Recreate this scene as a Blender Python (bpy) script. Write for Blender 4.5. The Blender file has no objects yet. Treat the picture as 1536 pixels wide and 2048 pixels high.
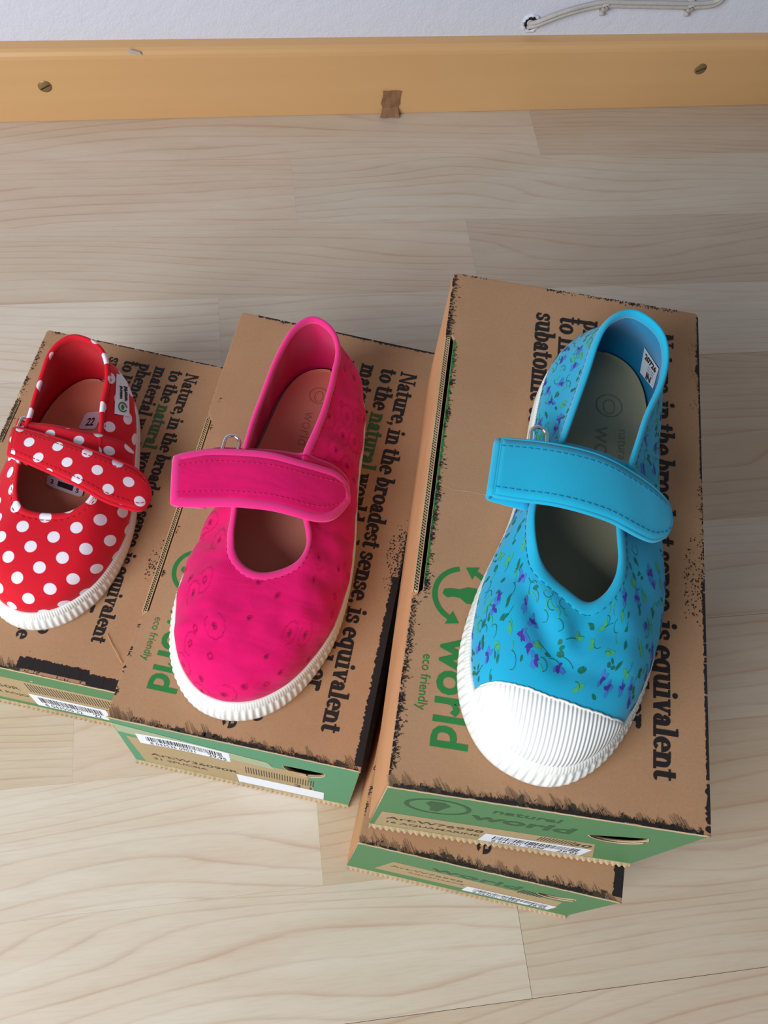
import bpy, bmesh, math, random
from mathutils import Vector, Matrix, noise
from mathutils.bvhtree import BVHTree
random.seed(7)
PI = math.pi

# ------------------------------------------------------------------ camera, world, light, exposure
SC = bpy.context.scene
COL = SC.collection
CAM = Vector((0.0, 0.0, 0.53))
CR = Vector((0.98918609, -0.11446902, 0.0916936))
CU = Vector((0.06196344, 0.8928217, 0.44612772))
CF = Vector((0.13293384, 0.43562169, -0.8902597))
FPX = 1871.8
cd = bpy.data.cameras.new('camera'); cam = bpy.data.objects.new('camera', cd); COL.objects.link(cam)
m = Matrix((CR, CU, -CF)).transposed().to_4x4(); m.translation = CAM
cam.matrix_world = m
cd.sensor_fit = 'VERTICAL'; cd.sensor_height = 24.0; cd.lens = FPX / 2048 * 24.0
cd.clip_start = 0.01; cd.clip_end = 20
SC.camera = cam
SC.view_settings.view_transform = 'Standard'; SC.view_settings.look = 'None'
SC.view_settings.gamma = 1.0; SC.view_settings.use_curve_mapping = False
SC.view_settings.exposure = 0.0
w = bpy.data.worlds.new('room_daylight'); SC.world = w; w.use_nodes = True
w.node_tree.nodes['Background'].inputs['Color'].default_value = (0.92, 0.95, 1.0, 1)
w.node_tree.nodes['Background'].inputs['Strength'].default_value = 0.215
def area_light(name, loc, target, sx, sy, power, color):
    l = bpy.data.lights.new(name, 'AREA'); l.shape = 'RECTANGLE'; l.size = sx; l.size_y = sy
    l.energy = power; l.color = color
    o = bpy.data.objects.new(name, l); COL.objects.link(o); o.location = loc
    o.rotation_euler = (Vector(target) - Vector(loc)).to_track_quat('-Z', 'Y').to_euler()
    return o
area_light('window_daylight', (-0.82, -0.50, 0.76), (0.05, 0.18, 0.0), 0.8, 0.7, 21.0, (0.95, 0.98, 1.0))

# ------------------------------------------------------------------ helpers
def mm(v): return v * 0.001
def finish(o, name_parent=None): return o
def set_mat(o, mats):
    for x in (mats if isinstance(mats, (list, tuple)) else [mats]): o.data.materials.append(x)
def mesh_obj(name, verts, faces, mats, parent=None, smooth=False, loc=None, mat_idx=None, scale=0.001, uvs=None):
    me = bpy.data.meshes.new(name)
    me.from_pydata([(v[0]*scale, v[1]*scale, v[2]*scale) for v in verts], [], faces)
    if smooth: me.polygons.foreach_set('use_smooth', [True]*len(me.polygons))
    if mat_idx: me.polygons.foreach_set('material_index', mat_idx)
    if uvs:
        uvl = me.uv_layers.new(name='UVMap')
        for lp in me.loops: uvl.data[lp.index].uv = uvs[lp.vertex_index]
    me.update()
    o = bpy.data.objects.new(name, me); COL.objects.link(o); set_mat(o, mats)
    if parent: o.parent = parent
    if loc: o.location = loc
    return o
def empty(name, loc, rz=0.0):
    o = bpy.data.objects.new(name, None); COL.objects.link(o); o.location = loc; o.rotation_euler = (0, 0, rz)
    o.empty_display_size = 0.02
    return o
def tag(o, label=None, cat=None, group=None, kind=None):
    if label: o['label'] = label
    if cat: o['category'] = cat
    if group: o['group'] = group
    if kind: o['kind'] = kind
    return o
class MB:
    """collects shapes, in millimetres, into one mesh"""
    def __init__(s): s.v = []; s.f = []
    def add(s, vs, fs):
        n = len(s.v); s.v += [tuple(x) for x in vs]; s.f += [tuple(i+n for i in f) for f in fs]; return s
    def box(s, a, b):
        x0, y0, z0 = a; x1, y1, z1 = b
        return s.add([(x0,y0,z0),(x1,y0,z0),(x1,y1,z0),(x0,y1,z0),(x0,y0,z1),(x1,y0,z1),(x1,y1,z1),(x0,y1,z1)],
                     [(0,3,2,1),(4,5,6,7),(0,1,5,4),(1,2,6,5),(2,3,7,6),(3,0,4,7)])
    def poly(s, pts): return s.add(pts, [tuple(range(len(pts)))])
    def ink(s, pts):
        q = (len(s.f) % 23)*0.004
        return s.add([(p[0], p[1], p[2]+q) for p in pts], [tuple(range(len(pts)))])
    def tube(s, pts, r, n=6, closed=False, ry=None, upv=None):
        pts = [Vector(p) for p in pts]; N = len(pts); ring = []
        for i, p in enumerate(pts):
            a = pts[(i-1) % N] if (closed or i > 0) else p
            b = pts[(i+1) % N] if (closed or i < N-1) else p
            t = (b-a); t = t.normalized() if t.length > 1e-9 else Vector((1,0,0))
            u = upv[i] if upv else Vector((0,0,1))
            sd = t.cross(u)
            if sd.length < 1e-4: sd = t.cross(Vector((0,1,0)))
            sd.normalize(); up = sd.cross(t).normalized()
            rr = r[i] if isinstance(r, (list, tuple)) else r
            r2 = ry if ry else rr
            ring.append([p + sd*math.cos(2*PI*k/n)*r2 + up*math.sin(2*PI*k/n)*rr for k in range(n)])
        vs = [v for rg in ring for v in rg]; fs = []
        for i in range(N if closed else N-1):
            j = (i+1) % N
            for k in range(n):
                k2 = (k+1) % n
                fs.append((i*n+k, i*n+k2, j*n+k2, j*n+k))
        if not closed:
            fs.append(tuple(range(n-1, -1, -1))); fs.append(tuple((N-1)*n+k for k in range(n)))
        return s.add(vs, fs)
    def build(s, name, mats, parent=None, smooth=False, loc=None):
        return mesh_obj(name, s.v, s.f, mats, parent, smooth, loc)
def bevel(o, w, seg=2, angle=35):
    md = o.modifiers.new('bevel', 'BEVEL'); md.width = w; md.segments = seg; md.limit_method = 'ANGLE'; md.angle_limit = math.radians(angle)
    return o

# ------------------------------------------------------------------ materials
class N:
    def __init__(s, name):
        s.m = bpy.data.materials.new(name); s.m.use_nodes = True; s.t = s.m.node_tree; s.b = s.t.nodes['Principled BSDF']
    def n(s, typ, **kw):
        x = s.t.nodes.new(typ)
        for k, v in kw.items():
            if k.startswith('i_'):
                key = k[2:]; key = int(key) if key.isdigit() else key.replace('_', ' ')
                x.inputs[key].default_value = v
            else: setattr(x, k, v)
        return x
    def l(s, a, b): s.t.links.new(a, b)
    def math(s, op, a, b=None, c=None):
        x = s.n('ShaderNodeMath', operation=op)
        for i, v in enumerate((a, b, c)):
            if v is None: continue
            if isinstance(v, (int, float)): x.inputs[i].default_value = v
            else: s.l(v, x.inputs[i])
        return x.outputs[0]
    def mix(s, fac, a, b, mode='MIX'):
        x = s.n('ShaderNodeMix', data_type='RGBA', blend_type=mode)
        for key, v in ((0, fac), (6, a), (7, b)):
            if isinstance(v, (int, float)): x.inputs[key].default_value = v
            elif isinstance(v, tuple): x.inputs[key].default_value = v if len(v) == 4 else (*v, 1)
            else: s.l(v, x.inputs[key])
        return x.outputs[2]
    def ramp(s, fac, stops, interp='LINEAR'):
        x = s.n('ShaderNodeValToRGB'); x.color_ramp.interpolation = interp
        e = x.color_ramp.elements
        while len(e) < len(stops): e.new(0.5)
        for i, (p, c) in enumerate(stops):
            e[i].position = p; c = (c, c, c) if isinstance(c, (int, float)) else c; e[i].color = (*c, 1)
        s.l(fac, x.inputs[0]); return x.outputs[0]
    def coord(s, which='Object', scale=(1,1,1), loc=(0,0,0), rot=(0,0,0), src=None):
        if src is None: src = s.n('ShaderNodeTexCoord').outputs[which]
        mp = s.n('ShaderNodeMapping'); mp.inputs['Scale'].default_value = scale; mp.inputs['Location'].default_value = loc; mp.inputs['Rotation'].default_value = rot
        s.l(src, mp.inputs[0]); return mp.outputs[0]
    def noise(s, vec, scale, detail=2, rough=0.5, dist=0.0):
        x = s.n('ShaderNodeTexNoise'); x.inputs['Scale'].default_value = scale; x.inputs['Detail'].default_value = detail
        x.inputs['Roughness'].default_value = rough; x.inputs['Distortion'].default_value = dist
        s.l(vec, x.inputs['Vector']); return x.outputs['Fac']
    def bump(s, h, strength=0.3, dist=0.001, prev=None):
        x = s.n('ShaderNodeBump'); x.inputs['Strength'].default_value = strength; x.inputs['Distance'].default_value = dist
        s.l(h, x.inputs['Height'])
        if prev is not None: s.l(prev, x.inputs['Normal'])
        s.l(x.outputs[0], s.b.inputs['Normal']); return x.outputs[0]
    def set(s, col=None, rough=None, metal=None, spec=None, sheen=None):
        if col is not None:
            if isinstance(col, tuple): s.b.inputs['Base Color'].default_value = (*col, 1)
            else: s.l(col, s.b.inputs['Base Color'])
        if rough is not None:
            if isinstance(rough, (int, float)): s.b.inputs['Roughness'].default_value = rough
            else: s.l(rough, s.b.inputs['Roughness'])
        if metal is not None: s.b.inputs['Metallic'].default_value = metal
        if spec is not None: s.b.inputs['Specular IOR Level'].default_value = spec
        if sheen is not None:
            s.b.inputs['Sheen Weight'].default_value = sheen; s.b.inputs['Sheen Roughness'].default_value = 0.5
        return s
def srgb(r, g, b):
    f = lambda c: (c/255/12.92) if c/255 <= 0.04045 else ((c/255+0.055)/1.055)**2.4
    return (f(r), f(g), f(b))
def sp(c, k): return tuple(min(1, x*k) for x in c)

def plank_material():
    k = N('laminate_maple')
    tc = k.n('ShaderNodeTexCoord').outputs['Object']
    oi = k.n('ShaderNodeObjectInfo')
    off = k.n('ShaderNodeVectorMath', operation='ADD'); k.l(tc, off.inputs[0])
    cmb = k.n('ShaderNodeCombineXYZ'); r = oi.outputs['Random']
    k.l(k.math('MULTIPLY', r, 37.0), cmb.inputs[0]); k.l(k.math('MULTIPLY', r, 11.0), cmb.inputs[1]); k.l(k.math('MULTIPLY', r, 5.0), cmb.inputs[2])
    k.l(cmb.outputs[0], off.inputs[1]); v = off.outputs[0]
    v1 = k.coord(scale=(2.4, 10, 1), src=v); n1 = k.noise(v1, 1.0, 1.5, 0.4, 0.25)
    v2 = k.coord(scale=(9, 60, 1), src=v); n2 = k.noise(v2, 1.0, 3, 0.55)
    v3 = k.coord(scale=(60, 900, 1), src=v); n3 = k.noise(v3, 1.0, 2, 0.6)
    sy = k.n('ShaderNodeSeparateXYZ'); k.l(v, sy.inputs[0])
    ph = k.math('ADD', k.math('ADD', k.math('MULTIPLY', sy.outputs[1], 130.0), k.math('MULTIPLY', n1, 15.0)), k.math('MULTIPLY', n2, 0.6))
    fr = k.math('FRACT', ph)
    line = k.ramp(fr, [(0.0, 1.0), (0.06, 0.6), (0.16, 0.14), (0.85, 0.0), (0.95, 0.25), (1.0, 1.0)])
    lvl = k.ramp(n2, [(0.35, 0.35), (0.65, 1.0)])
    lf = k.math('MULTIPLY', k.math('MULTIPLY', line, lvl), 0.46)
    base = k.mix(k.ramp(n2, [(0.3, 0.0), (0.7, 1.0)]), srgb(205, 196, 182), srgb(199, 185, 167))
    c = k.mix(lf, base, srgb(168, 122, 98))
    c = k.mix(k.math('MULTIPLY', k.ramp(n3, [(0.45, 0.0), (0.75, 1.0)]), 0.12), c, srgb(150, 112, 88))
    fl = k.noise(k.coord(scale=(40, 200, 1), src=v), 1.0, 2, 0.5)
    c = k.mix(k.ramp(fl, [(0.80, 0.0), (0.84, 0.25)]), c, srgb(150, 108, 84))
    tint = k.mix(1.0, c, oi.outputs['Color'], 'MULTIPLY')
    k.set(tint, 0.36, spec=0.45)
    k.bump(n3, 0.05, 0.0003)
    return k.m
M = {}
M['plank'] = plank_material()
M['joint'] = N('plank_joint').set(srgb(120, 100, 82), 0.8).m
def wood_orange():
    k = N('varnished_baseboard'); tc = k.coord()
    n = k.noise(k.coord(scale=(3, 60, 60)), 1, 3, 0.6); n2 = k.noise(k.coord(scale=(1.2, 4, 6)), 1, 2)
    c = k.mix(n, srgb(214, 172, 122), srgb(204, 160, 108)); c = k.mix(k.ramp(n2, [(0.4, 0), (0.7, 0.5)]), c, srgb(192, 142, 92))
    k.set(c, 0.42, spec=0.4); k.bump(n, 0.05, 0.0004); return k.m
M['board'] = wood_orange()
def plaster():
    k = N('painted_plaster'); n = k.noise(k.coord(), 90, 4, 0.6); n2 = k.noise(k.coord(), 600, 2, 0.5)
    st = k.noise(k.coord(scale=(8, 8, 26), loc=(0.3, 0, 0)), 1.0, 4, 0.65, 0.6)
    c = k.mix(k.ramp(st, [(0.64, 0.0), (0.80, 0.40)]), srgb(214, 218, 232), srgb(150, 154, 164))
    k.set(c, 0.75, spec=0.25); h = k.math('ADD', n, k.math('MULTIPLY', n2, 0.4)); k.bump(h, 0.55, 0.0012); return k.m
M['plaster'] = plaster()
def kraft(name, c1, c2):
    k = N(name); n = k.noise(k.coord(), 900, 3, 0.7); n2 = k.noise(k.coord(), 24, 3, 0.6); n3 = k.noise(k.coord(scale=(1, 3, 1)), 380, 2, 0.6)
    c = k.mix(k.ramp(n2, [(0.3, 0), (0.7, 1)]), c1, c2)
    c = k.mix(k.math('MULTIPLY', k.ramp(n, [(0.5, 0), (0.72, 1)]), 0.35), c, sp(c1, 0.66))
    c = k.mix(k.math('MULTIPLY', k.ramp(n3, [(0.58, 0), (0.75, 1)]), 0.22), c, sp(c1, 1.3))
    k.set(c, 0.78, spec=0.2); k.bump(n, 0.12, 0.0003); return k.m
M['kraft'] = kraft('kraft_cardboard', srgb(176, 136, 104), srgb(168, 129, 97))
M['kraft_side'] = kraft('kraft_side', srgb(204, 152, 110), srgb(192, 142, 100))
M['kraft_dark'] = kraft('kraft_inside', srgb(120, 90, 62), srgb(110, 80, 56))
M['flute'] = kraft('corrugated_edge', srgb(206, 180, 144), srgb(178, 150, 116))
M['tan_print'] = kraft('tan_label_ground', srgb(176, 154, 118), srgb(168, 146, 110))
def printed(name, c, var=0.25, rough=0.6, spots=None):
    k = N(name); n = k.noise(k.coord(), 260, 3, 0.7)
    col = k.mix(k.math('MULTIPLY', n, var), c, sp(c, 0.55) if spots is None else spots)
    k.set(col, rough, spec=0.25); return k.m
M['green_face'] = printed('green_printed_board', srgb(84, 132, 88), 0.3)
M['teal_face'] = printed('teal_green_printed_board', srgb(86, 148, 112), 0.3)
M['ink_black'] = printed('black_ink', srgb(40, 34, 36), 0.2)
M['ink_soft'] = printed('soft_black_ink', srgb(70, 62, 52), 0.2)
M['ink_green'] = printed('green_ink', srgb(46, 122, 62), 0.15)
M['ink_word'] = printed('dark_green_ink', srgb(58, 96, 56), 0.15)
M['ink_faint'] = printed('dark_green_overprint', srgb(56, 92, 60), 0.2)
M['white_label'] = N('white_sticker').set(srgb(226, 232, 244), 0.5).m
M['lilac_label'] = N('pale_insole_sticker').set(srgb(206, 186, 204), 0.5).m
M['tape'] = N('clear_tape').set(srgb(150, 170, 132), 0.3).m

def cloth(k, scale=1500, strength=0.25, dist=0.0002, extra=None):
    u = k.n('ShaderNodeTexCoord').outputs['UV']
    a = k.noise(k.coord(scale=(1, 1, 1), src=u), scale, 2, 0.6)
    return a
def plain_cloth(name, c, rough=0.85, sheen=0.3, fuzz=0.25):
    k = N(name); n = k.noise(k.coord(), 3800, 2, 0.6); n2 = k.noise(k.coord(), 90, 3, 0.5)
    col = k.mix(k.math('MULTIPLY', n2, fuzz), c, sp(c, 0.72))
    k.set(col, rough, spec=0.15, sheen=sheen); k.bump(n, 0.35, 0.0003); return k.m
RED, PINK, BLUE = srgb(206, 14, 38), srgb(224, 8, 104), srgb(18, 164, 204)
M['red_plain'] = plain_cloth('red_cotton', srgb(190, 10, 34), 0.8, 0.15)
M['pink_plain'] = plain_cloth('pink_cotton', srgb(236, 44, 134), 0.9, 0.35)
M['pink_thread'] = plain_cloth('pink_embroidery_thread', srgb(196, 4, 90), 0.8, 0.1)
M['pink_hole'] = N('eyelet_opening').set(srgb(112, 0, 50), 0.9).m
M['pink_lining'] = plain_cloth('pink_lining_cloth', srgb(206, 10, 92), 0.9, 0.2)
M['blue_plain'] = plain_cloth('turquoise_felt', srgb(28, 170, 210), 0.95, 0.25)
M['blue_lining'] = plain_cloth('blue_lining_cloth', srgb(14, 128, 176), 0.9, 0.15)
def dots(name, a, r, rot, ox, oy):
    """white polka dots on a square lattice in the UV plane (millimetres)"""
    k = N(name); u = k.n('ShaderNodeTexCoord').outputs['UV']
    v = k.coord(src=u, scale=(1.0/a, 1.0/a, 1), loc=(ox, oy, 0), rot=(0, 0, rot))
    sx = k.n('ShaderNodeSeparateXYZ'); k.l(v, sx.inputs[0])
    fx = k.math('SUBTRACT', k.math('FRACT', sx.outputs[0]), 0.5); fy = k.math('SUBTRACT', k.math('FRACT', sx.outputs[1]), 0.5)
    d = k.math('SQRT', k.math('ADD', k.math('MULTIPLY', fx, fx), k.math('MULTIPLY', fy, fy)))
    f = k.ramp(d, [(r/a-0.012, 1.0), (r/a+0.012, 0.0)])
    n = k.noise(k.coord(), 3800, 2, 0.6)
    c = k.mix(f, RED, srgb(232, 226, 238))
    k.set(c, 0.75, spec=0.2, sheen=0.1); k.bump(n, 0.25, 0.0002); return k.m
M['red_dots'] = dots('red_polka_cotton', 11.4, 2.9, 0.90, 0.30, 0.10)
M['red_dots_strap'] = dots('red_polka_cotton_strap', 10.6, 2.6, 0.785, 0.1, 0.35)
def eyelet(name):
    k = N(name); u = k.n('ShaderNodeTexCoord').outputs['UV']
    v = k.coord(src=u, scale=(0.105, 0.105, 1))
    vo = k.n('ShaderNodeTexVoronoi', feature='F1'); vo.inputs['Scale'].default_value = 1.0; vo.inputs['Randomness'].default_value = 0.75; k.l(v, vo.inputs['Vector'])
    d = vo.outputs['Distance']
    wob = k.noise(k.coord(src=u, scale=(1, 1, 1)), 0.7, 2, 0.6)
    d = k.math('ADD', d, k.math('MULTIPLY', k.math('SUBTRACT', wob, 0.5), 0.22))
    hole = k.ramp(vo.outputs['Distance'], [(0.06, 1.0), (0.10, 0.0)])
    ring = k.ramp(d, [(0.07, 0.0), (0.12, 1.0), (0.17, 0.8), (0.22, 0.0)])
    petal = k.ramp(d, [(0.28, 0.0), (0.31, 1.0), (0.35, 1.0), (0.39, 0.0)])
    fine = k.noise(k.coord(src=u, scale=(1, 1, 1)), 2.2, 2, 0.6)
    st = k.ramp(fine, [(0.46, 0.0), (0.52, 1.0)])
    wr = k.noise(k.coord(src=u, scale=(0.035, 0.09, 1)), 1.0, 2, 0.5, 0.4)
    c = k.mix(k.math('MULTIPLY', k.ramp(wr, [(0.38, 1), (0.58, 0)]), 0.30), PINK, srgb(196, 4, 88))
    pat = k.noise(k.coord(src=u, scale=(0.12, 0.12, 1)), 1.0, 2, 0.5, 0.8)
    c = k.mix(k.math('MULTIPLY', k.ramp(pat, [(0.45, 0), (0.62, 1)]), 0.22), c, srgb(186, 8, 96))
    k.set(c, 0.8, spec=0.15, sheen=0.12)
    h = k.math('MULTIPLY', fine, 0.25)
    h = k.math('ADD', h, k.math('MULTIPLY', wr, 2.4))
    k.bump(h, 0.7, 0.0007); return k.m
M['eyelet'] = eyelet('pink_eyelet_cotton')
def blueprint(name):
    k = N(name); n = k.noise(k.coord(), 3800, 2, 0.6); n2 = k.noise(k.coord(), 60, 2, 0.5)
    col = k.mix(k.ramp(n2, [(0.35, 0), (0.7, 0.5)]), BLUE, srgb(40, 150, 196))
    k.set(col, 0.82, spec=0.2, sheen=0.15); k.bump(n, 0.3, 0.0003); return k.m
M['blue_cotton'] = blueprint('turquoise_cotton')
M['leaf_dark'] = printed('leaf_green_print', srgb(22, 108, 92), 0.2)
M['leaf_light'] = printed('lime_print', srgb(70, 172, 118), 0.3)
M['violet'] = printed('violet_print', srgb(74, 54, 156), 0.3)
M['mauve'] = printed('mauve_print', srgb(66, 124, 206), 0.3)
def rubber(name, c):
    k = N(name); n = k.noise(k.coord(), 500, 3, 0.6)
    k.set(k.mix(k.math('MULTIPLY', n, 0.25), c, sp(c, 0.8)), 0.5, spec=0.3); k.bump(n, 0.2, 0.0003); return k.m
M['rubber'] = rubber('white_rubber', srgb(232, 234, 230))
def rubber_ribbed():
    k = N('ribbed_white_rubber'); tc = k.n('ShaderNodeTexCoord').outputs['Object']
    sx = k.n('ShaderNodeSeparateXYZ'); k.l(tc, sx.inputs[0])
    s = k.math('SINE', k.math('MULTIPLY', sx.outputs[0], 2*PI/0.00155))
    k.set(srgb(234, 236, 236), 0.45, spec=0.3); k.bump(s, 0.55, 0.0003); return k.m
M['rubber_ribbed'] = rubber_ribbed()
M['insole_red'] = plain_cloth('salmon_insole', srgb(208, 132, 108), 0.6, 0.0, 0.15)
M['insole_pink'] = plain_cloth('rose_insole', srgb(216, 142, 122), 0.55, 0.0, 0.15)
M['insole_blue'] = plain_cloth('khaki_insole', srgb(164, 158, 130), 0.55, 0.0, 0.15)
M['steel'] = N('polished_steel').set((0.75, 0.75, 0.76), 0.18, 1.0).m
M['brass'] = N('dull_brass').set(srgb(140, 114, 76), 0.45, 0.45).m
M['cable'] = printed('grubby_white_cable', srgb(196, 192, 190), 0.5, 0.6, srgb(120, 112, 104))
M['scrap'] = printed('brown_tape_scrap', srgb(150, 112, 82), 0.6, 0.5, srgb(100, 66, 44))
M['dark'] = N('dark_recess').set(srgb(22, 18, 16), 0.9).m
M['strand'] = N('straw_strand').set(srgb(206, 168, 112), 0.6).m

# ------------------------------------------------------------------ layout (metres)
S = 0.53
BOXES = {   # x, y, yaw, width, length, base z, height
    'A': (0.03980, 0.05855, -0.24896, 0.1190, 0.2418, 0.0950, 0.0912),
    'B': (0.03458, 0.05133, -0.31819, 0.1195, 0.2418, 0.0, 0.0946),
    'C': (-0.07461, 0.11763, -0.30606, 0.1192, 0.2400, 0.0, 0.0948),
    'D': (-0.17451, 0.16663, -0.30854, 0.1080, 0.1969, 0.0, 0.0748)}
def ray(px, py): return (CF*FPX + CR*(px-768) - CU*(py-1024)).normalized()
def at(bk, px, py, z):
    """pixel -> (u, v, z) in millimetres above the lid of box bk"""
    x, y, a, w_, l_, zb, h = BOXES[bk]; d = ray(px, py)
    zz = zb+h+z*0.001; t = (zz-CAM.z)/d.z; P = CAM+d*t
    dx, dy = P.x-x, P.y-y
    return Vector(((dx*math.cos(a)+dy*math.sin(a))*1000, (-dx*math.sin(a)+dy*math.cos(a))*1000, z))
def on_wall(px, py, off=0.0):
    """pixel -> point on the plane of the wall"""
    d = ray(px, py); n = Vector((-0.0247, 1, 0)).normalized(); P0 = Vector((0, 1.1581*S + 0.012 - off, 0))
    return CAM + d*((P0-CAM).dot(n)/d.dot(n))

# ------------------------------------------------------------------ floor of laminate planks
LY = [1.1964, 1.0735, .9488, .8202, .6980, .5757, .4500, .3245, .2052, .0803, -.0421, -.1640, -.2870, -.4090, -.5320, -.655]
fl = MB(); fl.box((-650, -360, -12), (1000, 690, -2.2))
floor = tag(fl.build('floor', M['joint']), 'pale maple laminate floor under the shoe boxes', None, None, 'structure')
ENDS = {0: [.4568, -.55, 1.35], 1: [.0793, -.8, .95], 2: [.3208, -.55, 1.2], 3: [-.035, .86, -.9], 4: [.10, .95, -.75], 5: [-.3, .45, 1.3], 6: [.15, .9, -.62],
        7: [-.2045, .62, 1.5], 8: [.041, -.85, .92], 9: [.2327, -.63, 1.1], 10: [-.35, .5, 1.4], 11: [.1, -.7, .95], 12: [.4, -.4, 1.3], 13: [-.1, .75], 14: [.3, -.5]}
TONE = {(0, 1): (.99, .97, .97), (0, 2): (.92, .88, .85), (1, 1): (.98, .93, .90), (1, 2): (.96, .95, .93), (2, 1): (.96, .92, .88), (2, 2): (.90, .86, .83),
        (3, 1): (1.04, 1.04, 1.04), (3, 2): (1.0, .99, .98), (4, 2): (.90, .84, .78), (5, 1): (.92, .86, .80), (5, 2): (.90, .84, .78), (6, 2): (1.0, .99, .97), (7, 1): (1.02, .98, .94),
        (7, 2): (.99, .96, .92), (7, 0): (1.0, .97, .92), (8, 1): (1.07, 1.07, 1.07), (8, 2): (.97, .90, .82), (9, 1): (1.06, 1.05, 1.04), (9, 2): (1.0, .97, .92), (10, 1): (1.02, .98, .94)}
for i in range(len(LY)-1):
    y1, y0 = LY[i]*S*1000, LY[i+1]*S*1000
    if i == 0: y1 = 690
    board_joint = i in (1, 4, 7, 10, 13)
    xs = [-1.22*1000*S] + sorted(e*S*1000 for e in ENDS[i] if -1.2 < e < 1.85) + [1.88*1000*S]
    for j in range(len(xs)-1):
        x0, x1 = xs[j], xs[j+1]
        g = 0.02
        b = MB(); yt = y1-(0.2 if (i in (7, 10, 4, 13)) else g); xr = x1-(0.2 if i == 9 else g)
        b.box((x0+g-(x0+x1)/2, y0+g-(y0+y1)/2, -2.2), (xr-(x0+x1)/2, yt-(y0+y1)/2, 0))
        o = b.build('plank', M['plank'], floor, loc=((x0+x1)/2000, (y0+y1)/2000, 0))
        t = TONE.get((i, j)) or tuple(1+random.uniform(-.05, .03) for _ in range(1))*3
        o.color = (*[q**1.5 for q in t], 1)

# ------------------------------------------------------------------ wall, baseboard
WA = math.atan(0.0247); WY = 1.1581*S
def wallpt(x, off, z):   # x along the wall in mm, off = mm out of the wall plane towards the room, z mm
    return (x, 0, z)
wall = MB().box((-700, 12, 0), (1100, 60, 420)).build('wall_back', M['plaster'], loc=(0, WY, 0))
wall.rotation_euler = (0, 0, WA); tag(wall, 'white painted plaster wall above the wooden baseboard', None, None, 'structure')
bp = MB()
prof = [(11.9, 0), (0.6, 0), (0, 0.8), (0, 54), (0.6, 56.6), (2.2, 58.8), (4.6, 60), (11.9, 60.6)]
X0, X1 = -690, 1090
vs = [(X0, a, b) for a, b in prof]+[(X1, a, b) for a, b in prof]; n = len(prof)
fs = [(i, i+1, i+1+n, i+n) for i in range(n-1)]+[tuple(range(n-1, -1, -1)), tuple(range(n, 2*n))]
bp.add(vs, fs); base = bp.build('baseboard_back', M['board'], loc=(0, WY, 0)); base.rotation_euler = (0, 0, WA)
tag(base, 'orange varnished wooden baseboard along the white wall', None, None, 'structure')
def on_board(px, py):
    P = on_wall(px, py, 0.012); return base_inv @ P
base_inv = (Matrix.Translation((0, WY, 0)) @ Matrix.Rotation(WA, 4, 'Z')).inverted()
for px, py in ((90, 173), (1401, 138)):
    p = on_board(px, py)*1000
    s = MB(); R_ = 4.6
    prev = None
    vs = []; fs = []; K = 20
    for r_, d_ in ((R_+0.5, -0.05), (R_, -0.5), (R_*.75, -0.9), (R_*.35, -1.1)):
        vs += [(p.x+r_*math.cos(2*PI*i/K), d_, p.z+r_*math.sin(2*PI*i/K)) for i in range(K)]
    for a in range(3):
        for i in range(K): fs.append((a*K+i, a*K+(i+1) % K, (a+1)*K+(i+1) % K, (a+1)*K+i))
    fs.append(tuple(range(3*K, 4*K)))
    s.add(vs, fs); sc = s.build('screw', M['brass'], base, smooth=True)
    sl = MB(); c_, s_ = math.cos(.5), math.sin(.5)
    q = [(-3.8, -.45), (3.8, -.45), (3.8, .45), (-3.8, .45)]
    sl.poly([(p.x+a*c_-b*s_, -1.16, p.z+a*s_+b*c_) for a, b in q]); sl.build('slot', M['dark'], sc)
p = on_board(268, 104)*1000
ch = MB(); pts = []
for i in range(14):
    a = 2*PI*i/14; r_ = random.uniform(.5, 1.0); pts.append((p.x+7*r_*math.cos(a)-2*math.sin(a), -0.15, p.z+2.6*r_*math.sin(a)-1.0*math.cos(a)))
ch.poly(pts); ch.build('paint_chip', M['cable'], base)
p = on_board(781, 203)*1000
sc_ = MB(); G = 7
vs = []
for j in range(G+1):
    for i in range(5):
        ww = 7.0+(1.2 if j > 3 else 0)*math.sin(j*2.1)
        vs.append((p.x-ww+2*ww*i/4+random.uniform(-.5, .5), -0.9-0.9*math.sin(i*1.7+j)*.5-(2.2*max(0, j-5)), p.z+10.5-(21.5)*j/G+random.uniform(-.4, .4)))
sc_.add(vs, [(j*5+i, j*5+i+1, (j+1)*5+i+1, (j+1)*5+i) for j in range(G) for i in range(4)])
ts = sc_.build('tape_scrap', M['scrap'], None, loc=(0, WY, 0)); ts.rotation_euler = (0, 0, WA)
md = ts.modifiers.new('thick', 'SOLIDIFY'); md.thickness = 0.0007; md.offset = 0
tag(ts, 'small crinkled brown tape scrap stuck to the baseboard by the floor', 'tape')

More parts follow.
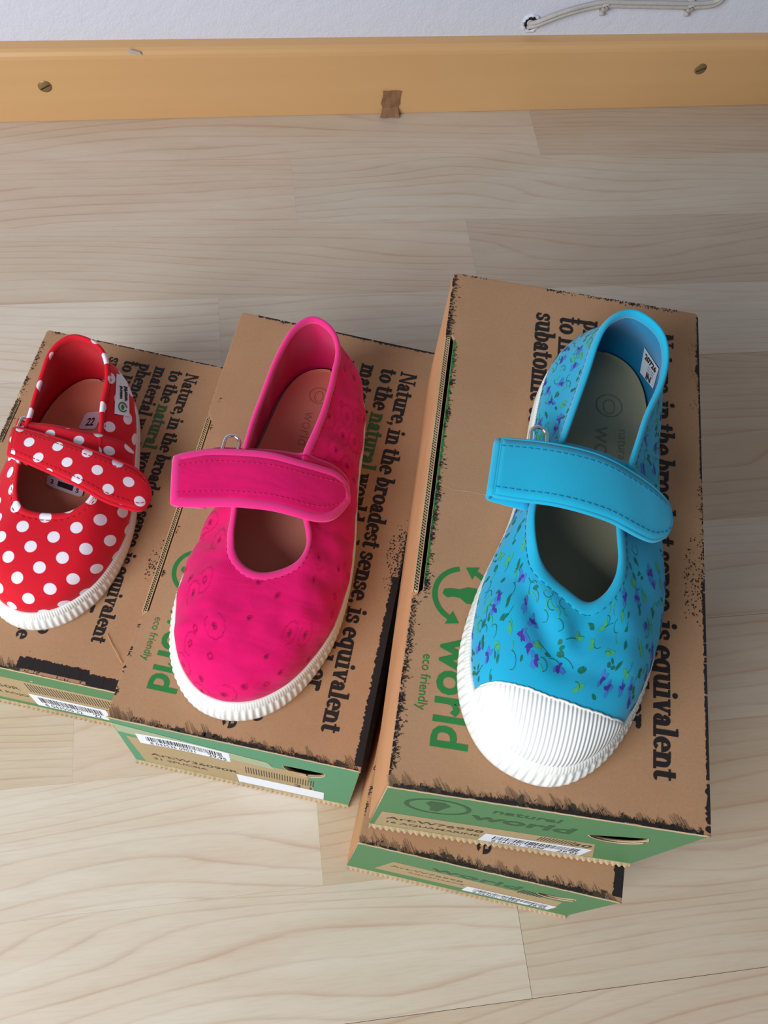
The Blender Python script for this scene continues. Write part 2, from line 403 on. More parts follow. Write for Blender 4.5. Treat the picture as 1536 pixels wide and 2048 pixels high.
# cable with clips and the hole it comes out of
def cw(px, py, off): return on_wall(px, py, off)*1000
cb = MB()
path = [cw(1050, 50, -0.006), cw(1060, 50, 0.001), cw(1075, 47, 0.004), cw(1100, 37, 0.005), cw(1140, 23, 0.005), cw(1180, 13, 0.004), cw(1210, 8, 0.004), cw(1260, 9, 0.004), cw(1320, 10, 0.004), cw(1380, 11, 0.004), cw(1420, 9, 0.004), cw(1438, 2, 0.004), cw(1450, -12, 0.004), cw(1460, -40, .004)]
def crs(pts, k=6, closed=False):
    out = []; n = len(pts)
    rng = range(n) if closed else range(n-1)
    for i in rng:
        p0 = pts[(i-1) % n] if (closed or i > 0) else pts[i]; p1 = pts[i]; p2 = pts[(i+1) % n]; p3 = pts[(i+2) % n] if (closed or i+2 < n) else p2
        for j in range(k):
            t = j/k; out.append(0.5*((2*p1)+(p2-p0)*t+(2*p0-5*p1+4*p2-p3)*t*t+(3*p1-p0-3*p2+p3)*t**3))
    if not closed: out.append(pts[-1])
    return out
pp = crs(path, 6)
cb.tube([x+Vector((0, 0, 1.5)) for x in pp], 1.7, 8); cb.tube([x+Vector((0, 0, -1.5)) for x in pp], 1.7, 8)
cabl = tag(cb.build('cable', M['cable'], smooth=True), 'painted twin-core cable clipped along the white wall out of a hole', 'cable')
for px, py in ((1208, 6), (1378, 8)):
    c = cw(px, py, 0.0)
    b = MB(); arc = []
    for i in range(9):
        a = PI*i/8; arc.append(c+Vector((0, -5.6*math.sin(a)-0.3, 4.6*math.cos(a))))
    b.tube(arc, 1.0, 6, ry=3.0)
    b.tube([c+Vector((0, -0.5, -5)), c+Vector((0, -3.2, -8.0))], 2.1, 8)
    tag(b.build('cable_clip', M['cable'], smooth=True),
        'white cable clip nearer the hole in the wall' if px < 1300 else 'white cable clip further right along the cable', 'clip', 'cable clips on the wall')
c = cw(1062, 46, 0.0)
h = MB(); K = 20; vs = [(c.x, c.y+0.2, c.z)]
for i in range(K): vs.append((c.x+5.2*math.cos(2*PI*i/K), c.y-0.25, c.z+5.6*math.sin(2*PI*i/K)))
h.add(vs, [(0, i+1, (i+1) % K+1) for i in range(K)])
h.build('cable_hole', M['dark'], None)
ho = bpy.data.objects['cable_hole']; ho.parent = wall; ho.matrix_parent_inverse = (Matrix.Translation((0, WY, 0)) @ Matrix.Rotation(WA, 4, 'Z')).inverted()
rim = MB(); rim.tube([Vector((c.x+6.2*math.cos(2*PI*i/24), c.y-0.2, c.z+6.6*math.sin(2*PI*i/24))) for i in range(24)], [1.3+.5*math.sin(i*2.3) for i in range(24)], 6, closed=True)
r2 = rim.build('plaster_rim', M['plaster'], wall, smooth=True); r2.matrix_parent_inverse = ho.matrix_parent_inverse.copy()

# ------------------------------------------------------------------ slab-serif lettering
def ell(cx, cy, rx, ry, a0, a1, wx, wy):
    wx += .05; wy += .05; rx += .015
    k = max(4, int(abs(a1-a0)/18)); out = []
    for i in range(k):
        A = math.radians(a0+(a1-a0)*i/k); B = math.radians(a0+(a1-a0)*(i+1)/k)
        out.append([(cx+rx*math.cos(A), cy+ry*math.sin(A)), (cx+rx*math.cos(B), cy+ry*math.sin(B)),
                    (cx+(rx-wx)*math.cos(B), cy+(ry-wy)*math.sin(B)), (cx+(rx-wx)*math.cos(A), cy+(ry-wy)*math.sin(A))])
    return out
def rc(x0, y0, x1, y1):
    x0 -= .02; x1 += .02
    return [[(x0, y0), (x1, y0), (x1, y1), (x0, y1)]]
def br(x0, y0, x1, y1, w_):
    w_ += .04
    return [[(x0-w_/2, y0), (x0+w_/2, y0), (x1+w_/2, y1), (x1-w_/2, y1)]]
def dt(cx, cy, r): return [[(cx+r*math.cos(2*PI*i/12), cy+r*math.sin(2*PI*i/12)) for i in range(12)]]
s_ = .16
GL = {
 'a': (.86, rc(.42, 0, .69, .72)+ell(.40, .70, .29, .30, 0, 165, .25, .13)+dt(.19, .70, .13)+ell(.37, .30, .32, .31, 0, 360, .25, .11)+rc(.6, 0, .86, s_)),
 'b': (.92, rc(.12, 0, .39, 1.45)+rc(0, 1.32, .3, 1.45)+ell(.46, .5, .42, .5, 0, 360, .27, .13)),
 'c': (.84, ell(.44, .5, .43, .5, 45, 315, .28, .13)+dt(.66, .71, .15)),
 'd': (.98, ell(.42, .5, .41, .5, 0, 360, .27, .13)+rc(.55, 0, .82, 1.45)+rc(.42, 1.32, .7, 1.45)+rc(.7, 0, .98, s_)),
 'e': (.88, ell(.44, .5, .43, .5, 0, 318, .28, .13)+rc(.2, .46, .87, .58)),
 'f': (.62, rc(.16, 0, .43, 1.12)+ell(.43, 1.15, .27, .30, 20, 180, .26, .13)+dt(.6, 1.22, .13)+rc(0, .87, .58, 1)+rc(.02, 0, .6, s_)),
 'g': (.90, ell(.40, .64, .37, .36, 0, 360, .25, .12)+ell(.42, -.16, .41, .27, 0, 360, .18, .12)+rc(.2, .08, .7, .2)+dt(.78, .92, .12)+rc(.05, .05, .25, .3)),
 'h': (1.04, rc(.12, 0, .39, 1.45)+rc(0, 1.32, .3, 1.45)+rc(0, 0, .5, s_)+ell(.51, .62, .38, .38, 0, 175, .27, .16)+rc(.62, 0, .89, .62)+rc(.53, 0, 1.01, s_)),
 'i': (.60, rc(.15, 0, .42, 1)+rc(0, .87, .3, 1)+rc(0, 0, .57, s_)+dt(.28, 1.28, .17)),
 'l': (.60, rc(.15, 0, .42, 1.45)+rc(0, 1.32, .3, 1.45)+rc(0, 0, .57, s_)),
 'm': (1.52, rc(.12, 0, .39, 1)+rc(0, .87, .3, 1)+rc(0, 0, .48, s_)+ell(.49, .62, .36, .38, 0, 175, .26, .16)+rc(.59, 0, .85, .62)+rc(.53, 0, .93, s_)+ell(.97, .62, .36, .38, 0, 175, .26, .16)+rc(1.07, 0, 1.33, .62)+rc(1.0, 0, 1.46, s_)),
 'n': (1.04, rc(.12, 0, .39, 1)+rc(0, .87, .3, 1)+rc(0, 0, .5, s_)+ell(.51, .62, .38, .38, 0, 175, .27, .16)+rc(.62, 0, .89, .62)+rc(.53, 0, 1.01, s_)),
 'o': (.92, ell(.45, .5, .44, .5, 0, 360, .28, .13)),
 'p': (.95, rc(.12, -.42, .39, 1)+rc(0, .87, .3, 1)+rc(0, -.42, .55, -.29)+ell(.48, .5, .42, .5, 0, 360, .27, .13)),
 'q': (.95, ell(.42, .5, .41, .5, 0, 360, .27, .13)+rc(.55, -.42, .82, 1)+rc(.42, -.42, .95, -.29)),
 'r': (.80, rc(.12, 0, .39, 1)+rc(0, .87, .3, 1)+rc(0, 0, .54, s_)+ell(.56, .66, .3, .34, 60, 175, .24, .16)+dt(.67, .82, .155)),
 's': (.76, ell(.36, .73, .32, .27, 25, 265, .22, .13)+ell(.37, .28, .34, .28, -150, 95, .22, .13)+rc(.5, .62, .64, .9)+rc(.06, .1, .18, .38)),
 't': (.68, rc(.16, .2, .43, 1.28)+rc(0, .87, .6, 1)+ell(.42, .24, .26, .24, 180, 350, .27, .13)),
 'u': (1.04, rc(.12, .36, .39, 1)+rc(0, .87, .3, 1)+ell(.48, .38, .36, .38, 180, 345, .27, .16)+rc(.62, 0, .89, 1)+rc(.5, .87, .7, 1)+rc(.75, 0, 1.02, s_)),
 'v': (.94, br(.5, 0, .24, 1, .28)+br(.48, 0, .76, 1, .13)+rc(.02, .87, .46, 1)+rc(.6, .87, .95, 1)),
 'w': (1.36, br(.42, 0, .22, 1, .27)+br(.42, 0, .68, 1, .13)+br(.92, 0, .68, 1, .27)+br(.92, 0, 1.16, 1, .13)+rc(.02, .87, .42, 1)+rc(.5, .87, .82, 1)+rc(1.0, .87, 1.34, 1)),
 'y': (.94, br(.5, 0, .24, 1, .28)+br(.34, -.38, .76, 1, .13)+rc(.02, .87, .46, 1)+rc(.6, .87, .95, 1)+dt(.27, -.3, .13)),
 'N': (1.24, rc(.14, 0, .28, 1.4)+rc(.94, 0, 1.08, 1.4)+[[(.05, 1.4), (.42, 1.4), (1.08, 0), (.9, 0)]]+rc(0, 0, .42, s_)+rc(.78, 1.27, 1.22, 1.4)),
 'I': (.66, rc(.17, 0, .46, 1.4)+rc(0, 0, .63, s_)+rc(0, 1.27, .63, 1.4)),
 ',': (.36, dt(.17, .12, .15)+br(.12, -.24, .24, .1, .12)), '.': (.36, dt(.17, .13, .15)),
 '"': (.55, br(.12, 1.0, .12, 1.4, .16)+br(.38, 1.0, .38, 1.4, .16)), ' ': (.40, [])}
GL = {c: (a-.055, p) for c, (a, p) in GL.items()}
def slab_width(txt): return sum(GL[c][0] for c in txt)
LINES = ['Nature, in the broadest sense, is equivalent', 'to the natural world, physical world, or', 'material world. "Nature" refers to the',
         'phenomena of the physical world, and also', 'to life in general. It ranges in scale from the', 'subatomic to the cosmic.']
def slab_text(mb, txt, u, v, xh, xs, z, skip=None):
    """writes towards -v with the letters' tops towards +u"""
    x = 0
    for i, c in enumerate(txt):
        adv, polys = GL[c]
        if not skip or not skip(i):
            for P in polys: mb.ink([(u+q[1]*xh, v-(x+q[0])*xs, z) for q in P])
        x += adv
    return x*xs
def sans_text(name, txt, size, place, mat, parent, bold=0.0, extr=0.00004, width=1.0):
    """built-in font; place(x, y, z) maps text millimetres to local millimetres"""
    cu = bpy.data.curves.new(name, 'FONT'); cu.body = txt; cu.size = size*0.001; cu.offset = bold*0.001; cu.extrude = 0.0; cu.resolution_u = 3
    o = bpy.data.objects.new('tmp', cu); COL.objects.link(o)
    bpy.context.view_layer.update()
    me = bpy.data.meshes.new_from_object(o.evaluated_get(bpy.context.evaluated_depsgraph_get()))
    bpy.data.objects.remove(o); bpy.data.curves.remove(cu)
    for v in me.vertices: v.co = Vector(place(v.co.x*1000*width, v.co.y*1000))*0.001
    me.name = name; me.materials.clear(); me.update()
    r = bpy.data.objects.new(name, me); COL.objects.link(r); set_mat(r, mat); r.parent = parent
    return r

# ------------------------------------------------------------------ scratchy ink borders
def frame_edge(kind, W, L):
    """returns f(s, d): s along the edge (mm), d inwards -> (u, v)"""
    return {'front': lambda s, d: (s, d), 'back': lambda s, d: (s, L-d), 'left': lambda s, d: (d, s), 'right': lambda s, d: (W-d, s)}[kind]
def ragged(mb, f, s0, s1, t0, t1, z, step=0.7, gap=0.0):
    s = s0; prev = random.uniform(t0, t1)
    while s < s1:
        w_ = random.uniform(step*.6, step*1.4); cur = random.uniform(t0, t1)
        if random.random() >= gap: mb.ink([(*f(s, 0.0), z), (*f(s+w_, 0.0), z), (*f(s+w_, cur), z), (*f(s, prev), z)])
        prev = cur; s += w_
def hatch(mb, f, s0, s1, lmin, lmax, z, lean, dens=0.48, wd=0.17, d0=0.0, solid=0.3):
    s = s0
    while s < s1:
        cw_ = random.uniform(4, 9); top = random.uniform(lmin, lmax); k = int(cw_/dens)
        for i in range(k):
            t = i/max(1, k-1); ln = top*(0.35+0.65*math.sin(PI*min(1, t*0.9+.1)))*random.uniform(.7, 1.08)
            a = s+i*dens; x = 0; st = d0+random.uniform(-.2, .3)
            if random.random() < 0.07: continue
            w1 = wd*random.uniform(.8, 1.5)
            mb.ink([(*f(a, max(0, st)), z), (*f(a+w1, max(0, st)), z), (*f(a+lean*ln+w1*.5, st+ln), z), (*f(a+lean*ln, st+ln), z)])
        if random.random() < solid:
            for _ in range(6):
                a = s+random.uniform(0, cw_); r = random.uniform(.6, 1.7); c = random.uniform(.3, top*.45)
                rr = [r*random.uniform(.25, 1.15) for _ in range(11)]
                mb.ink([(*f(a+lean*c+rr[i]*1.3*math.cos(2*PI*i/11), max(0, c+rr[i]*math.sin(2*PI*i/11))), z+.01) for i in range(11)])
        s += cw_*random.uniform(.75, 1.0)
def specks(mb, f, s0, s1, d0, d1, n, z, r0=.14, r1=.38):
    for _ in range(n):
        s = random.triangular(s0, s1); d = d0+(d1-d0)*random.random()**1.6; r = random.uniform(r0, r1)
        mb.ink([(*f(s+r*1.2*math.cos(2*PI*i/6), max(0.02, d+r*math.sin(2*PI*i/6))), z) for i in range(6)])
def splats(mb, f, s0, s1, n, dmax, z, spread=2.0):
    for _ in range(n):
        s = random.uniform(s0, s1)
        for _ in range(random.randint(3, 8)):
            a = s+random.gauss(0, spread*.5); d = abs(random.gauss(0, dmax*.5)); ln = random.uniform(.3, 1.25); w1 = random.uniform(.2, .55); an = random.uniform(-.9, .9)
            dx, dy = math.sin(an)*ln, math.cos(an)*ln
            mb.ink([(*f(a, d), z), (*f(a+w1, d), z), (*f(a+w1*.6+dx, d+dy), z), (*f(a+dx, d+dy), z)])

def shapes_obj(name, polys, mat, parent): 
    b = MB()
    for P in polys: b.poly(P)
    return b.build(name, mat, parent)
def logo_polys(cx, cy, R, F):
    """ring of two chasing arrows round a footprint; F(x, y) maps logo plane to local mm"""
    out = []
    for a0, a1 in ((12, 156), (192, 336)):
        for i in range(18):
            A = math.radians(a0+(a1-a0)*i/18); B = math.radians(a0+(a1-a0)*(i+1)/18)
            out.append([F(cx+R*math.cos(A), cy+R*math.sin(A)), F(cx+R*math.cos(B), cy+R*math.sin(B)), F(cx+R*.83*math.cos(B), cy+R*.83*math.sin(B)), F(cx+R*.83*math.cos(A), cy+R*.83*math.sin(A))])
        A = math.radians(a1); t = Vector((-math.sin(A), math.cos(A))); n_ = Vector((math.cos(A), math.sin(A))); P = Vector((cx, cy))+n_*R*.915
        a, b, c = P+n_*R*.26, P-n_*R*.26, P+t*R*.38
        out.append([F(*a), F(*c), F(*b)])
    foot = [(-.16, .60), (.08, .64), (.26, .44), (.28, .16), (.12, -.06), (.10, -.28), (.16, -.50), (.04, -.66), (-.12, -.62), (-.18, -.40), (-.18, -.12), (-.30, .14), (-.30, .42)]
    out.append([F(cx+x*R, cy+y*R) for x, y in foot])
    return out
def panel_with_hole(name, outer, holes, place, thick, mat, parent):
    cu = bpy.data.curves.new(name, 'CURVE'); cu.dimensions = '2D'; cu.fill_mode = 'BOTH'; cu.extrude = thick*0.0005
    for pts in [outer]+holes:
        s = cu.splines.new('POLY'); s.points.add(len(pts)-1); s.use_cyclic_u = True
        for i, p in enumerate(pts): s.points[i].co = (p[0]*.001, p[1]*.001, 0, 1)
    o = bpy.data.objects.new('tmp', cu); COL.objects.link(o); bpy.context.view_layer.update()
    me = bpy.data.meshes.new_from_object(o.evaluated_get(bpy.context.evaluated_depsgraph_get()))
    bpy.data.objects.remove(o); bpy.data.curves.remove(cu)
    for v in me.vertices: v.co = Vector(place(v.co.x*1000, v.co.y*1000, v.co.z*1000))*0.001
    bm = bmesh.new(); bm.from_mesh(me); bmesh.ops.remove_doubles(bm, verts=bm.verts, dist=1e-6); bmesh.ops.recalc_face_normals(bm, faces=bm.faces); bm.to_mesh(me); bm.free()
    me.name = name; me.materials.clear()
    r = bpy.data.objects.new(name, me); COL.objects.link(r); set_mat(r, mat); r.parent = parent
    return r
def barcode(parent, u0, u1, z0, z1, skew, name='barcode_sticker', num='8 0436', curl=0.0, txt2=''):
    """a white price sticker on the front flap (plane y = -0.2)"""
    def F(x, y, d): return (x+skew*(y-z0), -0.15-d, y+curl*math.sin((x-u0)/(u1-u0)*PI))
    b = MB(); K = 10
    for i in range(K):
        a, c = u0+(u1-u0)*i/K, u0+(u1-u0)*(i+1)/K
        b.poly([F(a, z0, 0), F(c, z0, 0), F(c, z1, 0), F(a, z1, 0)])
    st = b.build(name, M['white_label'], parent)
    c = MB(); x = u0+(u1-u0)*.10
    while x < u1-(u1-u0)*.08:
        w_ = random.choice((.25, .25, .4, .7)); c.poly([F(x, z0+(z1-z0)*.38, .06), F(x+w_, z0+(z1-z0)*.38, .06), F(x+w_, z0+(z1-z0)*.82, .06), F(x, z0+(z1-z0)*.82, .06)]); x += w_+random.choice((.25, .4, .6))
    c.build('barcode', M['ink_black'], st)
    sans_text('sticker_digits', num, (z1-z0)*.36, lambda x, y: F(u0+(u1-u0)*.12+x, z0+(z1-z0)*.06+y, .06), M['ink_black'], st, width=.5)
    if txt2: sans_text('sticker_size', txt2, (z1-z0)*.42, lambda x, y: F(u0+(u1-u0)*.76+x, z0+(z1-z0)*.05+y, .06), M['ink_black'], st, bold=.05, width=.5)
    return st

def shoe_box(bk, label, cfg):
    x, y, yaw, W_, L_, zb, H_ = BOXES[bk]; W, L, H = W_*1000, L_*1000, H_*1000
    root = empty('shoe_box', (x, y, zb), yaw); tag(root, label, 'box', 'cardboard shoe boxes under the shoes')
    T = 2.4; Z = H+0.12
    b = MB()
    n0, n1 = cfg.get('notch', (48, 205))
    b.box((T, T, 0.1), (W-T, L-T, T))                     # bottom
    b.box((0, T, 0.1), (T, L, H-T-.05)); b.box((W-T, T, 0.1), (W, L, H-T-.05)); b.box((T, L-T, 0.1), (W-T, L, H-T-.05))
    body = b.build('body', [M['kraft_side'], M['kraft_dark']], root)
    # raised corrugated edge of the left wall, beside the inset lid
    e = MB(); K = int((n1-n0)/1.3); top = H-0.5
    e.box((0, n0+1, H-T-.05), (.45, n1-1, top)); e.box((2.0, n0+1, H-T-.05), (2.4, n1-1, top))
    vs = []; 
    for i in range(K*2+1):
        v = n0+1+(n1-n0-2)*i/(K*2); uu = 1.25+.75*math.cos(PI*i/1.0)
        vs += [(uu-.12, v, H-T-.05), (uu-.12, v, top), (uu+.12, v, top), (uu+.12, v, H-T-.05)]
    fs = []
    for i in range(K*2):
        for k in range(3): fs.append((4*i+k, 4*i+k+1, 4*i+k+5, 4*i+k+4))
    e.add(vs, fs); e.build('raw_edge', M['flute'], root)
    # lid
    r = 2.0
    out = [(r*.3, 0), (W, 0), (W, L-1), (W-1.5, L), (1.2, L), (0, L-1.2), (0, n1+2), (cfg['ins'], n1-3), (cfg['ins'], n0+2), (0, n0-3), (0, 2)]
    lid = panel_with_hole('lid', out, [], lambda a, c, d: (a, c, H-T/2+d), T, M['kraft'], root)
    bevel(lid, 0.0004, 2)
    # front flap with hand hole
    hc = cfg['hole']; hu, hz, hr, hd, tilt = hc
    hole = []
    for i in range(13):
        a = PI+PI*i/12; hx, hy = hr*math.cos(a), hd*math.sin(a); hole.append((hu+hx*math.cos(tilt)-hy*math.sin(tilt), hz+hx*math.sin(tilt)+hy*math.cos(tilt)))
    for i in range(1, 6):
        a = PI*i/6; hx, hy = hr*math.cos(a), .6*math.sin(a); hole.append((hu+hx*math.cos(tilt)-hy*math.sin(tilt), hz+hx*math.sin(tilt)+hy*math.cos(tilt)))
    face = M[cfg['face']]
    flap = panel_with_hole('front_flap', [(0.4, 1.5), (W-.3, 1.5), (W-.3, H-T), (0.4, H-T)], [hole], lambda a, c, d: (a, .65+d, c), 1.3, face, root)
    flap.data.materials.append(M['flute'])
    for pl_ in flap.data.polygons:
        if abs(pl_.normal.y) < .5: pl_.material_index = 1
    # torn flap rim round the hole
    rm = MB(); rm.tube([Vector((p[0], -0.05, p[1])) for p in hole[:13]], .28, 5); rm.build('hole_rim', M['flute'], flap, smooth=True)
    # fluted raw edge along the foot of the flap
    fe = MB(); wl = 2.7; K = int((W-1)/(wl/6)); vs = []
    for i in range(K+1):
        uu = .4+(W-.8)*i/K; d = -1.3-.5*math.sin(2*PI*uu/wl); zj = .25*math.sin(2*PI*uu/wl*.5+1)
        vs += [(uu, 0.3, 2.6), (uu, d, 2.2+zj*.5), (uu, d-.15, 0.7), (uu, 0.3, .15)]
    fs = []
    for i in range(K):
        for k in range(3): fs.append((4*i+k, 4*i+4+k, 4*i+5+k, 4*i+k+1))
    fe.add(vs, fs); fe.build('fluted_edge', M['flute'], root)
    # folded edge line between lid and flap
    fo = MB(); pts = [Vector((W*i/60, -.05+random.uniform(-.08, .08), H-.25+random.uniform(-.12, .12))) for i in range(61)]
    fo.tube(pts, .42, 6); fo.build('folded_edge', M['flute'], lid, smooth=True)
    # --- printing on the lid
    k = cfg['k']; u1 = cfg['u1']; dv = cfg['vtop']
    xs = cfg['len']/slab_width(LINES[0]); xh = 6.7*k
    tb = MB(); gb = MB()
    for i, ln in enumerate(LINES):
        u = u1-11.3*k*i
        if i == 1:
            slab_text(tb, ln, u, dv, xh, xs, Z, skip=lambda q: 7 <= q <= 13)
            slab_text(gb, ln, u, dv, xh, xs, Z, skip=lambda q: not 7 <= q <= 13)
        else: slab_text(tb, ln, u, dv, xh, xs*(1.02 if i in (3, 4) else 1), Z)
    tb.build('printed_quotation', M['ink_black'], lid); gb.build('printed_word', M['ink_word'], lid)
    R = 12.2*k; cu_, cv_ = 20*k, 78*k if k < 1 else 78
    F = lambda a, c: (cu_+c, cv_-a, Z)
    shapes_obj('printed_arrow_logo', logo_polys(0, 0, R, F), M['ink_green'], lid)
    sans_text('printed_logo_word', 'world', 19.5*k, lambda a, c: (14*k+c, 59.5*k-a, Z), M['ink_green'], lid, bold=.45*k, width=.93)
    sans_text('printed_logo_word', 'natural', 10.5*k, lambda a, c: (29*k+c, 59.5*k-a, Z), M['ink_green'], lid, bold=.2*k, width=.95)
    sans_text('printed_eco_line', 'eco friendly', 5.4*k, lambda a, c: (7.3*k+c, 51.5*k-a, Z), M['ink_green'], lid, bold=0.0, width=.86)
    ib = MB(); hb = MB()
    fr, bk_, lf, rt = (frame_edge(q, W, L) for q in ('front', 'back', 'left', 'right'))
    if bk == 'A':
        cb_ = MB(); cp = [(5, 126.5), (12, 124.5), (20, 125), (30, 124)]
        for (a, c), (a2, c2) in zip(cp, cp[1:]): cb_.poly([(a, c, Z), (a2, c2, Z), (a2, c2+.3, Z), (a, c+.3, Z)])
        cb_.build('crease', M['flute'], lid)
    cfg['border'](ib, hb, fr, bk_, lf, rt, W, L, Z)
    if cfg['ins'] > 4:
        gb2 = MB(); ragged(gb2, lambda s, d: (cfg['ins']+.02+d, s), n0+3, n1-4, .5, 1.5, Z-.03, .8, .02); gb2.build('green_edge_print', M['ink_green'], lid)
    ib.build('ink_border', M['ink_black'], lid); hb.build('ink_hatching', M['ink_soft'], lid)
    # --- printing on the flap: tan ground, article line, ring, stickers
    p0, p1, z0, z1 = cfg['tan']
    shapes_obj('tan_ground', [[(p0[0], -.06, p0[1]), (p1[0], -.06, p1[1]), (z1[0], -.06, z1[1]), (z0[0], -.06, z0[1])]], M['tan_print'], flap)
    cfg['front'](root, flap, W, H)
    return root

def border_A(ib, hb, fr, bk_, lf, rt, W, L, Z):
    ragged(ib, fr, 2, W-3, .5, 1.7, Z, .9, .04); hatch(hb, fr, 1, W-6, 3, 7.5, Z, -.62, solid=.35); hatch(ib, fr, 8, W-10, 1.5, 3.2, Z+.02, -.55, dens=.6, wd=.3, solid=.8)
    splats(ib, fr, 3, W-4, 40, 2.6, Z+.01)
    ragged(ib, rt, 1, 18, .8, 2.2, Z, .8, .12); ragged(ib, rt, 20, 100, .9, 1.5, Z, .6, .02); ragged(ib, rt, 100, 150, .1, .8, Z, .5, .45)
    ragged(ib, rt, 150, L-3, .5, 1.0, Z, .6, .02); hatch(ib, rt, 185, L-8, .8, 2.4, Z, .1, dens=.7, wd=.2, solid=.15)
    specks(ib, rt, 78, 122, .8, 8.5, 170, Z); splats(ib, rt, 120, 160, 9, 1.6, Z)
    for s in (188, 204, 220): specks(ib, rt, s-5, s+5, 1.5, 5, 14, Z, .1, .2)
    splats(ib, lf, 8, 74, 90, 2.4, Z); ragged(ib, lf, 4, 46, .2, .9, Z, .7, .3)
    off = lambda f: (lambda s, d: (f(s, d)[0]+4.2, f(s, d)[1]))
    splats(ib, off(lf), 76, 200, 70, 1.8, Z); splats(ib, off(lf), 100, 130, 30, 1.8, Z); splats(ib, lf, 204, L-2, 60, 2.4, Z); ragged(ib, lf, 205, L-4, .2, .9, Z, .7, .5)
    splats(ib, bk_, 3, 20, 4, .6, Z); splats(ib, bk_, 45, W-8, 34, 1.4, Z); ragged(ib, bk_, 60, W-14, .1, .5, Z, .7, .6); splats(ib, bk_, 84, 102, 8, 1.6, Z)
def border_C(ib, hb, fr, bk_, lf, rt, W, L, Z):
    hatch(hb, fr, 2, W-6, 2.5, 7.0, Z, -.6, solid=.3); splats(ib, fr, 10, W-4, 32, 2.4, Z+.01); ragged(ib, fr, 30, W-2, .1, .7, Z, .9, .35); hatch(ib, fr, 30, W-10, 1.2, 2.6, Z+.02, -.5, dens=.7, wd=.28, solid=.7)
    ragged(ib, rt, 2, 98, 3.0, 4.2, Z, .6, .0); ragged(ib, rt, 98, 135, .3, 1.6, Z, .6, .2); specks(ib, rt, 88, 132, .8, 9, 190, Z)
    splats(ib, rt, 135, 180, 6, 1.0, Z)
    ragged(ib, bk_, 10, W-4, .7, 1.4, Z, .8, .05); splats(ib, bk_, 15, W-5, 16, 1.6, Z)
    splats(ib, lf, 10, 46, 8, 1.0, Z); splats(ib, lambda s, d: (3.5+d, s), 50, 190, 9, .9, Z)
def border_D(ib, hb, fr, bk_, lf, rt, W, L, Z):
    hatch(hb, fr, 2, 52, 3, 6, Z, -.55, solid=.1); ragged(ib, fr, 0, 52, .4, 1.1, Z, .8, .1)
    ragged(ib, lambda s, d: fr(s, d+1.6), 52, 58, 5.2, 5.8, Z, .8, .75); ragged(ib, lambda s, d: fr(s, d+1.8-(.0 if s < 90 else 1.6)), 58, W-1, 5.4, 6.2, Z, .5, .0)
    splats(ib, fr, 52, W-2, 12, 6.5, Z); ragged(ib, fr, 52, 92, .0, .25, Z, 1, .2)
    specks(ib, rt, 55, 85, 1, 8, 90, Z); splats(ib, rt, 140, L-4, 22, 2.5, Z); splats(ib, lf, 90, L-4, 60, 2.6, Z)
    ragged(ib, bk_, 20, W-3, .3, .9, Z, .8, .15); splats(ib, bk_, 2, 10, 6, 1.4, Z)
def border_B(ib, hb, fr, bk_, lf, rt, W, L, Z):
    hatch(hb, fr, 1, W-6, 3, 7, Z, -.62, solid=.35); ragged(ib, fr, 2, 60, .3, 1.2, Z, .9, .2); splats(ib, fr, 8, W-4, 40, 2.6, Z+.01); hatch(ib, fr, 20, W-12, 1.5, 3.0, Z+.02, -.5, dens=.6, wd=.3, solid=.7)
    ragged(ib, rt, 2, 60, 4.0, 4.9, Z, .6, .0); splats(ib, lf, 10, 60, 6, 1, Z)

def front_A(root, flap, W, H):
    o = M['ink_faint']
    def ring(cx, cz, rx, rz, w_):
        return [[(cx+rx*math.cos(a)*k1, -.08, cz+rz*math.sin(a)*k1) if t == 0 else (cx+rx*math.cos(b)*k1, -.08, cz+rz*math.sin(b)*k1) for t, k1 in ((0, 1), (1, 1), (1, 1-w_), (0, 1-w_))]
                for a, b in ((2*PI*i/28, 2*PI*(i+1)/28) for i in range(28))]
    shapes_obj('flap_emblem', ring(22, H-25, 13, 15, .14)+[[(22+x*13, -.08, H-25+z_*15) for x, z_ in ((-.3, .6), (.1, .65), (.35, .3), (.2, -.2), (.1, -.65), (-.15, -.6), (-.2, -.1), (-.4, .3))]], o, flap)
    sans_text('flap_word', 'world', 18, lambda a, c: (37+a, -.08, H-39+c), o, flap, bold=.5, width=.95)
    sans_text('flap_word', 'natural', 10, lambda a, c: (42+a, -.08, H-20+c), o, flap, bold=.2, width=.95)
    sans_text('article_line', 'Art:W76998', 8.5, lambda a, c: (6+a, -.1, 23+c), M['ink_soft'], flap, bold=.15, width=.95)
    sans_text('article_line', '16 AQUAMARINE', 6, lambda a, c: (6+a, -.1, 13+c), M['ink_soft'], flap, bold=.12, width=.9)
    shapes_obj('printed_bars', [[(70+i*1.3, -.1, 27), (70.6+i*1.3, -.1, 27), (70.6+i*1.3, -.1, 36), (70+i*1.3, -.1, 36)] for i in range(12)], M['ink_soft'], flap)
    sans_text('size_digits', '30', 9, lambda a, c: (84+a, -.1, 27+c), M['ink_soft'], flap, bold=.2)
    barcode(root, 49, 95, 4, 24, 0.0, num='8 043601 76998', txt2='29,95')
